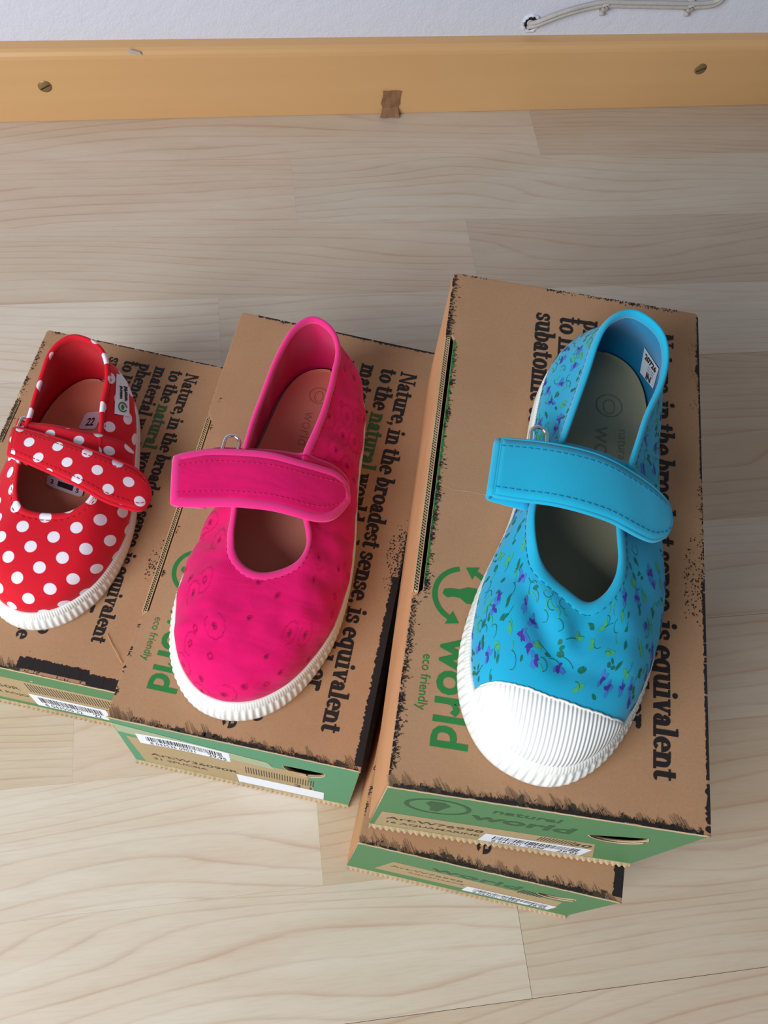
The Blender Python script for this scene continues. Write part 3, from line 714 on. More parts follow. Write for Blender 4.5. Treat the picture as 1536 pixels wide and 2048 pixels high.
def front_B(root, flap, W, H):
    o = M['ink_faint']
    sans_text('flap_word', 'world', 19, lambda a, c: (38+a, -.08, H-36+c), o, flap, bold=.3, width=.95)
    sans_text('article_line', 'Art:W76998', 7.5, lambda a, c: (20+a, -.1, 40+c), M['ink_soft'], flap, bold=.0, width=.95)
    sans_text('article_line', 'AQUAMARINE', 5, lambda a, c: (30+a, -.1, 30+c), M['ink_soft'], flap, bold=.0, width=.9)
    shapes_obj('printed_bars', [[(82+i*1.5, -.1, 50), (82.8+i*1.5, -.1, 50), (82.8+i*1.5, -.1, 64), (82+i*1.5, -.1, 64)] for i in range(8)], M['ink_soft'], flap)
    barcode(root, 61, 107, 11, 31, 0.0, num='8 043601 76998', txt2='29,95')
def front_C(root, flap, W, H):
    sans_text('article_line', 'Art:W36090R', 8.5, lambda a, c: (12+a, -.1, 26+c), M['ink_soft'], flap, bold=.15, width=.95)
    sans_text('article_line', '31 2FUCSIA', 6.5, lambda a, c: (12+a, -.1, 16+c), M['ink_soft'], flap, bold=.12, width=.9)
    shapes_obj('printed_bars', [[(63+i*1.35, -.1, 33), (63.5+i*1.35, -.1, 33), (63.5+i*1.35, -.1, 48), (63+i*1.35, -.1, 48)] for i in range(27)], M['ink_soft'], flap)
    sans_text('size_digits', '3 1', 9, lambda a, c: (88+a, -.1, 24+c), M['ink_soft'], flap, bold=.2)
    shapes_obj('tape_strip', [[(1, -.13, 69), (79, -.13, 56), (75, -.13, 70), (0.6, -.13, 85)]], M['tape'], flap)
    barcode(root, 10, 56, 52, 72, 0.0, num='8 043536 09031', curl=3.0, txt2='29,95')
    shapes_obj('blank_sticker', [[(58, -.15, 4), (105, -.15, 4), (104.5, -.15, 24), (57.5, -.15, 24)]], M['white_label'], flap)
def front_D(root, flap, W, H):
    shapes_obj('printed_bars', [[(54+i*1.5, -.1, 36), (54.6+i*1.5, -.1, 36), (54.6+i*1.5, -.1, 52), (54+i*1.5, -.1, 52)] for i in range(32)], M['ink_soft'], flap)
    sans_text('article_line', 'Art:W9550R', 8, lambda a, c: (8+a, -.1, 34+c), M['ink_soft'], flap, bold=.1, width=.95)
    sans_text('article_line', '22 ROJO', 5.5, lambda a, c: (30+a, -.1, 22+c), M['ink_soft'], flap, bold=.1, width=.95)
    sans_text('size_digits', '22', 11, lambda a, c: (92+a, -.1, 24+c), M['ink_soft'], flap, bold=.1)
    barcode(root, 51, 93, 8, 31, 0.0, num='8 043550 22', txt2='22')

shoe_box('B', 'kraft shoe box underneath, at the bottom of the right-hand stack', dict(k=1.0, u1=97.5, vtop=224, len=209, face='green_face', hole=(97, 68, 9, 9, .3),
         tan=((14, 18), (108, 18), (20, 58), (104, 52)), border=border_B, front=front_B, notch=(50, 200), ins=3.4))
shoe_box('A', 'kraft shoe box on top of the stack under the blue shoe', dict(k=1.0, u1=97.5, vtop=226.5, len=209, face='green_face', hole=(94, 62, 11.5, 13, .5),
         tan=((2.5, 4), (101, 4), (3, 38), (92, 38)), border=border_A, front=front_A, notch=(76, 206), ins=4.1))
shoe_box('C', 'middle kraft shoe box under the pink shoe, sticker peeling on its teal end', dict(k=1.0, u1=97, vtop=222.5, len=208, face='teal_face', hole=(93, 71, 10.5, 14, 0.05),
         tan=((6, 4), (102, 4), (4, 62), (94, 62)), border=border_C, front=front_C, notch=(52, 168), ins=3.2))
shoe_box('D', 'smallest kraft shoe box at the left under the red polka-dot shoe', dict(k=.8, u1=85.5, vtop=188, len=166, face='green_face', hole=(60, 60, 0.6, .3, 0.0),
         tan=((0.5, 9), (107.5, 9), (.5, 56), (107.5, 56)), border=border_D, front=front_D, notch=(118, 150), ins=3.2))

# ------------------------------------------------------------------ shoes
def resample(pts, n):
    d = [0]
    for i in range(1, len(pts)): d.append(d[-1]+(pts[i]-pts[i-1]).length)
    out = []; j = 0
    for i in range(n):
        t = d[-1]*i/(n-1) if n > 1 else 0
        while j < len(d)-2 and d[j+1] < t: j += 1
        f = (t-d[j])/max(1e-9, d[j+1]-d[j]); out.append(pts[j].lerp(pts[j+1], min(1, max(0, f))))
    return out
def loop_by_anchor(pts, anchors, counts):
    """closed spline through pts, resampled so that each anchor falls on a fixed index"""
    k = 14; dense = crs(pts, k, closed=True); n = len(dense); out = []
    for q in range(len(anchors)):
        a = anchors[q]*k; b = anchors[(q+1) % len(anchors)]*k
        if b <= a: b += n
        seg = [dense[i % n] for i in range(a, b+1)]
        out += resample(seg, counts[q]+1)[:-1]
    return out
def smooth_loop(pts, it):
    for _ in range(it):
        n = len(pts); pts = [(pts[i-1]+pts[i]*2+pts[(i+1) % n])*.25 for i in range(n)]
    return pts
class Shoe:
    def __init__(s, bk, name, label, sole, sa, collar, ca, zs, mats, disp=None, nv=30, sole_h=(16, 13)):
        x, y, yaw, W, L, zb, H = BOXES[bk]; s.bk = bk; s.m = mats
        s.c = Vector((sum(p[0] for p in sole)/len(sole), sum(p[1] for p in sole)/len(sole), 0))
        wx = x+(s.c.x*math.cos(yaw)-s.c.y*math.sin(yaw))*.001; wy = y+(s.c.x*math.sin(yaw)+s.c.y*math.cos(yaw))*.001
        s.root = empty(name, (wx, wy, zb+H+0.0002), yaw); tag(s.root, label, 'shoe', 'canvas bar shoes displayed on the boxes')
        CN = [30, 20, 38, 38, 20, 30]; s.N = sum(CN); s.nv = nv
        s.P = smooth_loop(loop_by_anchor([Vector((p[0], p[1], 0)) for p in sole], sa, CN), 8)
        s.C = smooth_loop(loop_by_anchor(collar, ca, CN), 3)
        n = s.N
        s.out = []
        for i in range(n):
            t = s.P[(i+1) % n]-s.P[i-1]; s.out.append(Vector((t.y, -t.x, 0)).normalized())
        if (s.P[0]+s.out[0]*5-s.c).length < (s.P[0]-s.c).length: s.out = [-o for o in s.out]
        L0 = max(p.y for p in s.P)-min(p.y for p in s.P); y0 = min(p.y for p in s.P)
        s.toe = [max(0.0, min(1.0, 1-(p.y-y0)/(L0*.38))) for p in s.P]      # 1 at the toe, 0 from the waist back
        s.zt = [sole_h[1]+(sole_h[0]-sole_h[1])*t for t in s.toe]
        ins = [1.3+3.7*t for t in s.toe]
        s.B = [s.P[i]-s.out[i]*ins[i]+Vector((0, 0, s.zt[i]-1.0)) for i in range(n)]
        s.grid = []
        for i in range(n):
            B, Cc = s.B[i], s.C[i]; d = Cc-B; h = Vector((d.x, d.y, 0)); hd = h.length; dz = d.z
            w_ = max(0, min(1, (hd/max(1, dz)-.5)/1.3)); w_ = w_*w_*(3-2*w_)
            P1 = B+s.out[i]*(3.9*(1-w_)+.3)+Vector((0, 0, dz*(.42*(1-w_)+.78*w_)))
            P2 = Cc-h*(.22*(1-w_)+.52*w_)-Vector((0, 0, dz*(.42*(1-w_)+.04*w_)))
            s.grid.append([((1-t)**3)*B+3*(1-t)**2*t*P1+3*(1-t)*t*t*P2+t**3*Cc for t in (j/(nv) for j in range(nv+1))])
        s.normals()
        if disp:
            g2 = [[p+s.nrm[i][j]*disp(p, j/nv) for j, p in enumerate(r)] for i, r in enumerate(s.grid)]
            s.grid = g2; s.normals()
            s.C = [r[-1] for r in s.grid]
    def normals(s):
        n, nv = s.N, s.nv; s.nrm = []
        for i in range(n):
            row = []
            for j in range(nv+1):
                a = s.grid[(i+1) % n][j]-s.grid[i-1][j]; b = s.grid[i][min(nv, j+1)]-s.grid[i][max(0, j-1)]
                c = a.cross(b); row.append(c.normalized() if c.length > 1e-9 else Vector((0, 0, 1)))
            s.nrm.append(row)
        mid = s.nrm[0][nv//2]
        if mid.z < 0: s.nrm = [[-x for x in r] for r in s.nrm]
    def samp(s, t, j):
        """bilinear point + normal at column t, row j (floats)"""
        n = s.N; i0 = math.floor(t); ft = t-i0; i0 %= n; i1 = (i0+1) % n; j = max(0, min(s.nv-1e-4, j)); j0 = int(j); fj = j-j0
        def L(G): return (G[i0][j0]*(1-ft)+G[i1][j0]*ft)*(1-fj)+(G[i0][j0+1]*(1-ft)+G[i1][j0+1]*ft)*fj
        return L(s.grid), L(s.nrm).normalized()
    def v(s, p): return (p[0]-s.c.x, p[1]-s.c.y, p[2])
    def obj(s, name, vs, fs, mats, parent=None, smooth=True, uvs=None): return mesh_obj(name, [s.v(p) for p in vs], fs, mats, parent or s.root, smooth, uvs=uvs)
    def upper(s):
        n, nv = s.N, s.nv; vs = []; uvs = []
        for i in range(n):
            d = s.B[i]-s.C[i]; d.z = 0; d = d.normalized() if d.length > 1 else s.out[i]
            ac = 0; uv = [None]*(nv+1); uv[nv] = (s.C[i].x, s.C[i].y)
            for j in range(nv-1, -1, -1):
                ac += (s.grid[i][j]-s.grid[i][j+1]).length; uv[j] = (s.C[i].x+d.x*ac, s.C[i].y+d.y*ac)
            vs += s.grid[i]; uvs += uv
        fs = [(i*(nv+1)+j, ((i+1) % n)*(nv+1)+j, ((i+1) % n)*(nv+1)+j+1, i*(nv+1)+j+1) for i in range(n) for j in range(nv)]
        s.up = s.obj('upper', vs, fs, s.m['upper'], uvs=uvs)
        s.bvh = BVHTree.FromPolygons([tuple(p) for p in vs], fs)
        lv = [s.grid[i][j]-s.nrm[i][j]*1.5 for i in range(n) for j in range(nv+1)]
        # lining goes down to the insole
        lf = [tuple(reversed(f)) for f in fs]
        s.lin = s.obj('lining', lv, lf, s.m['lining'])
        return s.up
    def binding(s, width=2.0, thick=1.5, mat=None, stitch=3.6, smat=None):
        n, nv = s.N, s.nv; vs = []; K = 12
        for i in range(n):
            t = (s.grid[i][nv]-s.grid[i][nv-1]).normalized(); nn = s.nrm[i][nv]; c = s.C[i]-nn*.75-t*(width-.7)
            for k in range(K):
                a = 2*PI*k/K; vs.append(c+t*math.cos(a)*width+nn*math.sin(a)*thick)
        fs = [(i*K+k, i*K+(k+1) % K, ((i+1) % n)*K+(k+1) % K, ((i+1) % n)*K+k) for i in range(n) for k in range(K)]
        uvs = [(vs[i].x*1.0, vs[i].y*1.0) for i in range(len(vs))]
        b = s.obj('collar_binding', vs, fs, mat or s.m['binding'], uvs=uvs)
        # a row of stitches just outside it
        st = MB(); i = 0.0
        while i < n:
            L_ = [(s.C[int(i+q) % n]) for q in (0, 1)]
            step = (L_[1]-L_[0]).length; di = 1.6/max(.3, step)
            q = []
            for tt in (i, i+di*.5, i+di):
                ds = stitch; jj = nv
                while jj > 1 and ds > 0: ds -= (s.grid[int(tt) % n][jj]-s.grid[int(tt) % n][jj-1]).length; jj -= 1
                p, nn = s.samp(tt, jj+max(0, -ds)/max(.2, (s.grid[int(tt) % n][jj]-s.grid[int(tt) % n][min(nv, jj+1)]).length))
                q.append(p+nn*.12)
            st.tube([s.v(x) for x in q], .2, 4); i += di*1.75
        st.build('stitching', smat or s.m['stitch'], s.up, smooth=True)['kind'] = 'stuff'
        return b
    def sole(s, rib=3.3, amp=.38, teeth=True):
        n = s.N*6; vs = []; ac = 0; prev = None; prof = [(-.6, 0), (.0, .8), (.35, 3.0), (.45, .38), (.3, .7), (0, .9), (-.35, .97), (-.9, 1.0), (-2.2, 1.0), (-2.6, .8)]
        K = 9
        for q in range(n):
            t = q/6; i0 = int(t) % s.N; i1 = (i0+1) % s.N; f = t-int(t)
            P = s.P[i0].lerp(s.P[i1], f); o = s.out[i0].lerp(s.out[i1], f).normalized(); zt = s.zt[i0]*(1-f)+s.zt[i1]*f; te = s.toe[i0]*(1-f)+s.toe[i1]*f
            if prev is not None: ac += (P-prev).length
            prev = P
            a = amp*(.25+.75*min(1, te*2.2))
            w1 = math.sin(2*PI*ac/rib); w2 = math.sin(2*PI*ac/(rib*.42))
            lean = 3.3*te+.5; a *= min(1, .3+te*2)
            rows = [(-1.2, 0), (0, .7), (.15+a*w1*.8, 3), (-.12*lean+.35+a*w1, zt*.38), (-.45*lean+.35+a*w1, zt*.66), (-.62*lean+.2, zt*.74), (-.70*lean+.35+.22*w2, zt*.80), (-.9*lean+.1+.22*w2, zt*.94), (-lean-.4, zt), (-lean-1.6, zt-.2), (-lean-2.4, zt-2.5)]
            K = len(rows)
            for d_, z_ in rows: vs.append(P+o*d_+Vector((0, 0, z_)))
        fs = [(i*K+k, ((i+1) % n)*K+k, ((i+1) % n)*K+k+1, i*K+k+1) for i in range(n) for k in range(K-1)]
        so = s.obj('sole', vs+[Vector((s.c.x, s.c.y, 0))], fs+[(n*K, ((i+1) % n)*K, i*K) for i in range(n)], s.m['rubber'])
        return so
    def insole(s, z=13.5, inset=4.2, logo=None):
        n = s.N; h = n//2; K = 14; vs = []
        for i in range(1, h):
            a, b = s.P[i]-s.out[i]*inset, s.P[n-i]-s.out[n-i]*inset
            for k in range(K+1):
                f = k/K; e = a.lerp(b, f); vs.append(Vector((e.x, e.y, z+1.3*abs(2*f-1)**6)))
        W = K+1; fs = [(i*W+k, i*W+k+1, (i+1)*W+k+1, (i+1)*W+k) for i in range(h-2) for k in range(K)]
        o = s.obj('insole', vs, fs, s.m['insole']); s.ins = o; s.insz = z
        return o
    def axis(s):
        ys = sorted((p.y, p.x) for p in s.P)
        def f(y):
            near = sorted(s.P, key=lambda p: abs(p.y-y))[:6]
            xs = [p.x for p in near]; return (min(xs)+max(xs))/2
        import functools
        return f
    def hit(s, px, py, off=0.3, target=None):
        x, y, yaw, W, L, zb, H = BOXES[s.bk]; d = ray(px, py)
        o = CAM-Vector((x, y, zb+H)); ca, sa = math.cos(yaw), math.sin(yaw)
        o = Vector((o.x*ca+o.y*sa, -o.x*sa+o.y*ca, o.z))*1000; dd = Vector((d.x*ca+d.y*sa, -d.x*sa+d.y*ca, d.z))
        r = (target or s.bvh).ray_cast(o, dd)
        if r[0] is None: return None
        nn = r[1]; nn = nn if nn.dot(dd) < 0 else -nn
        return r[0]+nn*off
def ribbon(sh, name, top, bot, mat, parent=None, M_=40, K=8, thick=1.7, crown=.6, clamp=True, border=None, bw=1.7, bt=1.1, stitch=None, smat=None, uvk=1.0, uvo=(0, 0), fold=False):
    """strap between two edge curves (lists of (px, py, z)); the edges may meet at a rounded tip"""
    T = resample(crs([at(sh.bk, *p) for p in top], 8), M_); B = resample(crs([at(sh.bk, *p) for p in bot], 8), M_)
    G = []
    for i in range(M_):
        row = []
        for j in range(K+1):
            f = j/K; p = T[i].lerp(B[i], f); p = p+Vector((0, 0, crown*math.sin(PI*f)*min(1, (T[i]-B[i]).length/8)))
            if clamp:
                r = sh.bvh.ray_cast(Vector((p.x, p.y, 90)), Vector((0, 0, -1)))
                if r[0] is not None and p.z < r[0].z+1.3: p.z = r[0].z+1.3
            row.append(p)
        G.append(row)
    # relax heights
    for _ in range(3):
        Z = [[p.z for p in r] for r in G]
        for i in range(1, M_-1):
            for j in range(K+1): G[i][j].z = max(Z[i][j]-0.2, (Z[i-1][j]+2*Z[i][j]+Z[i+1][j])/4)
    def nrm(i, j):
        a = G[min(M_-1, i+1)][j]-G[max(0, i-1)][j]; b = G[i][min(K, j+1)]-G[i][max(0, j-1)]
        c = a.cross(b)
        if c.length < 1e-6: return Vector((0, 0, 1))
        c.normalize(); return c if c.z > 0 else -c
    vs = [p for r in G for p in r]; nn = [nrm(i, j) for i in range(M_) for j in range(K+1)]
    low = [p-n_*thick for p, n_ in zip(vs, nn)]
    W = K+1; fs = []
    for i in range(M_-1):
        for j in range(K):
            a, b, c, d = i*W+j, i*W+j+1, (i+1)*W+j+1, (i+1)*W+j; fs.append((a, d, c, b)); o = len(vs); fs.append((a+o, b+o, c+o, d+o))
    o = len(vs); rimi = [j for j in range(W)]+[i*W+K for i in range(1, M_)]+[(M_-1)*W+j for j in range(K-1, -1, -1)]+[i*W for i in range(M_-2, 0, -1)]
    for q in range(len(rimi)):
        a, b = rimi[q], rimi[(q+1) % len(rimi)]; fs.append((a, b, b+o, a+o))
    uvs = [(p.x*uvk+uvo[0], p.y*uvk+uvo[1]) for p in vs+low]
    ob = sh.obj(name, vs+low, fs, mat, parent, uvs=uvs)
    if border:
        pts = [vs[q]-nn[q]*thick*.5 for q in rimi]; upv = [nn[q] for q in rimi]
        pts2 = []; up2 = []
        for q, p in enumerate(pts):
            if not pts2 or (p-pts2[-1]).length > .35: pts2.append(p); up2.append(upv[q])
        cen = sum(pts2, Vector())/len(pts2)
        b = MB(); b.tube([sh.v(p) for p in pts2], bt, 8, closed=True, ry=bw, upv=up2); b.build('strap_binding', border, ob, smooth=True)
    if stitch:
        sb = MB(); 
        for jj in (stitch, 1-stitch):
            line = []
            for i in range(M_):
                f = jj*K; j0 = int(min(K-1, f)); p = G[i][j0].lerp(G[i][j0+1], f-j0)+nn[i*W+j0]*.12; line.append(p)
            line = line[:-1]; D = resample(line, int(sum((line[i+1]-line[i]).length for i in range(len(line)-1))/.85))
            for q in range(0, len(D)-3, 3): sb.tube([sh.v(D[q]), sh.v(D[q+1]), sh.v(D[q+2])][:3], .2, 4)
        sb.build('strap_stitching', smat, ob, smooth=True)['kind'] = 'stuff'
    ob['_g'] = 0; del ob['_g']
    return ob, G
def ring_loop(sh, cu, cv, cz, hw, hl, tilt=0.25, r=.85, yaw=0.0):
    """stadium-shaped wire loop"""
    pts = []
    for i in range(12): a = PI*i/11; pts.append(Vector((hw*math.cos(a), hl+hw*math.sin(a), 0)))
    for i in range(12): a = PI+PI*i/11; pts.append(Vector((hw*math.cos(a), -hl+hw*math.sin(a), 0)))
    R_ = Matrix.Rotation(yaw, 3, 'Z') @ Matrix.Rotation(tilt, 3, 'Y')
    b = MB(); b.tube([sh.v(R_ @ p+Vector((cu, cv, cz))) for p in pts], r, 8, closed=True)
    return b.build('metal_loop', M['steel'], sh.root, smooth=True)
def fold_end(sh, name, G, mat, parent, back=14, rad=2.2, border=None):
    """the strap's turn round its wire loop: continues the first column of the strap round and underneath"""
    row = G[0]; K = len(row)-1; nxt = G[2]; vs = []
    steps = 8
    for j in range(K+1):
        d = (row[j]-nxt[j]); d.z = 0; d.normalize(); c = row[j]-Vector((0, 0, rad+.8))
        col = []
        for q in range(steps+1):
            a = PI/2-PI*q/steps; col.append(c+d*math.cos(a)*rad*.9+Vector((0, 0, math.sin(a)*rad)))
        for q in range(1, 7): col.append(c-d*back*q/6+Vector((0, 0, -rad+.15*q)))
        vs.append(col)
    L = len(vs[0]); fl = [p for c in vs for p in c]
    fs = [(j*L+q, j*L+q+1, (j+1)*L+q+1, (j+1)*L+q) for j in range(K) for q in range(L-1)]
    o = sh.obj(name, fl, fs, mat, parent, uvs=[(p.x, p.y+p.z) for p in fl])
    md = o.modifiers.new('thick', 'SOLIDIFY'); md.thickness = .0014; md.offset = 0
    return o
def decal_quad(sh, name, corners, mat, parent, bvh=None, n=8, off=.35):
    """flat print whose four corners are given as pixels, laid on the surface"""
    vs = []; tl, tr, br_, bl = [Vector(c) for c in corners]
    for j in range(n+1):
        for i in range(n+1):
            p = tl.lerp(tr, i/n).lerp(bl.lerp(br_, i/n), j/n); h = sh.hit(p.x, p.y, off, bvh); vs.append(h)
    good = [p for p in vs if p is not None]
    if not good: return None, None
    for j in range(n+1):
        row = vs[j*(n+1):(j+1)*(n+1)]
        for i in range(n+1):
            if row[i] is None:
                c = [q for q in range(n+1) if row[q] is not None]
                if c:
                    q = min(c, key=lambda x: abs(x-i)); row[i] = row[q]+(Vector((0, 0, -.6)) if q < i else Vector((0, 0, .3)))*abs(q-i)
                else: row[i] = good[0]
        vs[j*(n+1):(j+1)*(n+1)] = row
    fs = [(j*(n+1)+i, j*(n+1)+i+1, (j+1)*(n+1)+i+1, (j+1)*(n+1)+i) for j in range(n) for i in range(n)]
    nn_ = (vs[n]-vs[0]).cross(vs[-1]-vs[0]).normalized(); q0 = BOXES[sh.bk]; cam_l = Matrix.Rotation(-q0[2], 3, 'Z') @ Vector((CAM.x-q0[0], CAM.y-q0[1], CAM.z-q0[5]-q0[6]))*1000
    nn_ = nn_ if nn_.dot(cam_l-vs[0]) > 0 else -nn_
    o = sh.obj(name, vs, fs, mat, parent, smooth=True)
    def S_(a, b):   # a across 0..1, b down 0..1
        a = min(.9999, max(0, a))*n; b = min(.9999, max(0, b))*n; i, j = int(a), int(b); fa, fb = a-i, b-j
        g = lambda x, y: vs[y*(n+1)+x]
        return (g(i, j)*(1-fa)+g(i+1, j)*fa)*(1-fb)+(g(i, j+1)*(1-fa)+g(i+1, j+1)*fa)*fb+nn_*.3
    return o, S_
def decal_text(sh, txt, S_, a0, b0, size, aspect, mat, parent, bold=0.0, rot=0, mirror=False):
    def pl(x, y):
        X, Y = x/10, y/10
        if rot == 90: a, b = a0-Y*size*aspect, b0-X*size
        elif rot == -90: a, b = a0+Y*size*aspect, b0+X*size
        else: a, b = a0+X*size*aspect, b0-Y*size
        p = S_(a, b); return sh.v(p)
    return sans_text('label_lettering', txt, 10, pl, mat, parent, bold=bold)

def px_collar(bk, lst): return [at(bk, *p) for p in lst]

# ---------- blue shoe
blue_sole = [(58,7.5),(68,11.5),(77,19),(84,29),(89,40),(93,53),(96,68),(97,85),(96,105),(94,125),(93,145),(93.5,165),(92,181),(86,194),(77,200.5),(68,202.5),(58,199.5),(49,191),(43.5,178),(41,160),(39.5,135),(35,108),(26,82),(22,65),(20.5,50),(22,36),(27,24),(34,15),(45,9.5)]
blue_collar = px_collar('A', [(1175,1208,39),(1208,1192,39),(1233,1155,40),(1244,1110,41),(1240,1060,42),(1240,1000,43),(1262,935,45),(1278,890,46),(1300,825,47),(1328,765,50),(1338,705,54),(1322,655,57),(1268,618,58),(1218,636,57),(1192,680,54),(1173,740,50),(1148,810,47),(1122,880,45),(1092,940,43),(1066,1000,42),(1062,1045,41),(1070,1100,40),(1096,1146,39),(1138,1184,39)])
def disp_blue(p, f):
    d = .55*noise.noise(Vector((p.x*.05, p.y*.04, 3.1)))*min(1, (1-f)*4)
    def crease(ax, ay, bx, by, wdt, amp):
        a = Vector((ax, ay)); b = Vector((bx, by)); q = Vector((p.x, p.y)); t = max(0, min(1, (q-a).dot(b-a)/(b-a).length_squared))
        dd = (q-(a+(b-a)*t)).length; return amp*math.exp(-(dd/wdt)**2)*(.4+.6*math.sin(PI*min(1, max(0, t*.9+.05))))
    d += crease(36, 72, 50, 44, 4.0, -2.4)+crease(42, 72, 57, 46, 3.6, 1.6)+crease(60, 60, 54, 42, 4.5, -2.2)+crease(63, 58, 78, 56, 4.5, -1.0)+crease(50, 43, 78, 40, 3.2, -1.0)
    return d
bm_ = dict(upper=M['blue_cotton'], lining=M['blue_lining'], binding=M['blue_plain'], stitch=M['blue_lining'], rubber=M['rubber'], insole=M['insole_blue'])
blue = Shoe('A', 'canvas_shoe', 'turquoise floral canvas shoe with a ribbed white toe cap', blue_sole, (0, 6, 9, 15, 20, 23), blue_collar, (0, 3, 7, 12, 17, 21), 16, bm_, disp_blue)
blue.upper(); blue.binding(2.9, 1.3, stitch=4.4); blue.sole(); blue.insole()
# toe cap
def cap_line(u):
    pts = [(-20, 36), (22, 35.5), (32, 35.5), (40, 34), (50, 31.5), (62, 29.5), (72, 29), (79, 30), (120, 33)]
    for (a, b), (c, d) in zip(pts, pts[1:]):
        if a <= u <= c: return b+(d-b)*(u-a)/(c-a)
    return 30
cap = []; cols = []
q = -44.0
while q <= 44.0:
    js = None
    for k in range(0, blue.nv*6+1):
        p, nn = blue.samp(q % blue.N, k/6)
        if p.y > cap_line(p.x): break
        js = k/6
    if js is not None and js > .15: cols.append((q, js))
    q += .25
K = 26; vs = []
for q, js in cols:
    for k in range(K+1):
        p, nn = blue.samp(q % blue.N, js*k/K); e = 1.0*(1-(k/K)**14*.9); vs.append(p+nn*e)
fs = [(i*(K+1)+k, (i+1)*(K+1)+k, (i+1)*(K+1)+k+1, i*(K+1)+k+1) for i in range(len(cols)-1) for k in range(K)]
blue.obj('toe_cap', vs, fs, M['rubber_ribbed'])
lipb = MB(); lipb.tube([blue.v(vs[i*(K+1)+K]+Vector((0, 0, .1))) for i in range(0, len(cols), 2)], .45, 6); lipb.build('toe_cap_edge', M['rubber'], blue.root, smooth=True)
# floral print
rng = random.Random(11)
def flat_shape(sh, mb, t, j, pts, off=.12):
    P, nn = sh.samp(t, j); Pt, _ = sh.samp(t+.5, j); Pj, _ = sh.samp(t, j+.5 if j < sh.nv-1 else j-.5)
    dt_ = max(.15, (Pt-P).length*2); dj_ = max(.15, (Pj-P).length*2)
    out = []
    for x, y in pts:
        p, n2 = sh.samp((t+x/dt_) % sh.N, j+y/dj_); out.append(sh.v(p+n2*off))
    mb.poly(out)
def leaf(l, w_, a):
    return [(math.cos(a)*x-math.sin(a)*y, math.sin(a)*x+math.cos(a)*y) for x, y in ((-l/2, 0), (-l*.2, w_*.5), (l*.15, w_*.45), (l/2, 0), (l*.15, -w_*.4), (-l*.2, -w_*.5))]
FB = {k: MB() for k in ('leaf_dark', 'leaf_light', 'violet', 'mauve')}
def stroke(sh, mb, t, j, a, l, curv, w_=.28, off=.13):
    x = y = 0; st = 6
    for i in range(st):
        x2, y2 = x+math.cos(a)*l/st, y+math.sin(a)*l/st; nx, ny = -math.sin(a)*w_/2, math.cos(a)*w_/2
        flat_shape(sh, mb, t, j, [(x-nx, y-ny), (x2-nx, y2-ny), (x2+nx, y2+ny), (x+nx, y+ny)], off); x, y = x2, y2; a += curv/st
def allowed(p, j):
    return p.y > cap_line(p.x)+3.5
made = 0; tries = 0; placed = []
while made < 340 and tries < 9000:
    tries += 1
    t = rng.uniform(0, blue.N); j = rng.uniform(1.2, blue.nv-2.2); P, nn = blue.samp(t, j)
    if not allowed(P, j): continue
    Pj, _ = blue.samp(t, j+.5)
    edge = 0
    jj = int(j)
    col = blue.grid[int(t) % blue.N]; rem = sum((col[k+1]-col[k]).length for k in range(jj, blue.nv))
    if rem < 6.5: continue
    if any((P-q).length < 3.7 for q in placed): continue
    placed.append(P); made += 1; kind = rng.random(); a = rng.uniform(0, 2*PI)
    if kind < .30:
        for _ in range(rng.randint(1, 3)):
            x, y = rng.uniform(-2, 2), rng.uniform(-2, 2); L_ = leaf(rng.uniform(2.2, 3.6), rng.uniform(1.1, 1.7), a+rng.uniform(-.5, .5))
            flat_shape(blue, FB['leaf_dark'], t, j, [(p[0]+x, p[1]+y) for p in L_])
        if rng.random() < .5: stroke(blue, FB['leaf_dark'], t, j, a, rng.uniform(3, 6), rng.uniform(-2, 2))
    elif kind < .52:
        for _ in range(rng.randint(2, 4)):
            b_ = rng.uniform(0, 2*PI); r_ = rng.uniform(.4, 1.5); L_ = leaf(rng.uniform(1.9, 3.4), rng.uniform(1.0, 1.6), b_)
            flat_shape(blue, FB['violet'], t, j, [(p[0]+r_*math.cos(b_), p[1]+r_*math.sin(b_)) for p in L_], .16)
        for _ in range(3):
            b_ = rng.uniform(0, 2*PI); L_ = leaf(3.0, 1.9, b_); flat_shape(blue, FB['mauve'], t, j, [(p[0]+1.7*math.cos(b_), p[1]+1.7*math.sin(b_)) for p in L_], .12)
    elif kind < .74:
        for _ in range(3):
            b_ = rng.uniform(0, 2*PI); L_ = leaf(rng.uniform(2.6, 4.2), 1.7, b_); flat_shape(blue, FB['leaf_light'], t, j, [(p[0]+1.2*math.cos(b_), p[1]+1.2*math.sin(b_)) for p in L_], .11)
        stroke(blue, FB['leaf_dark'], t, j, a, rng.uniform(3, 5), rng.uniform(-2.5, 2.5), .22)
    else:
        stroke(blue, FB['leaf_dark'], t, j, a, rng.uniform(5, 9), rng.choice((-3.2, 3.2)), .24); stroke(blue, FB['leaf_light'], t, j, a+1, rng.uniform(3, 6), 2, .35)
for k, b in FB.items():
    o = b.build('floral_print', M[k], blue.up); o['kind'] = 'stuff'
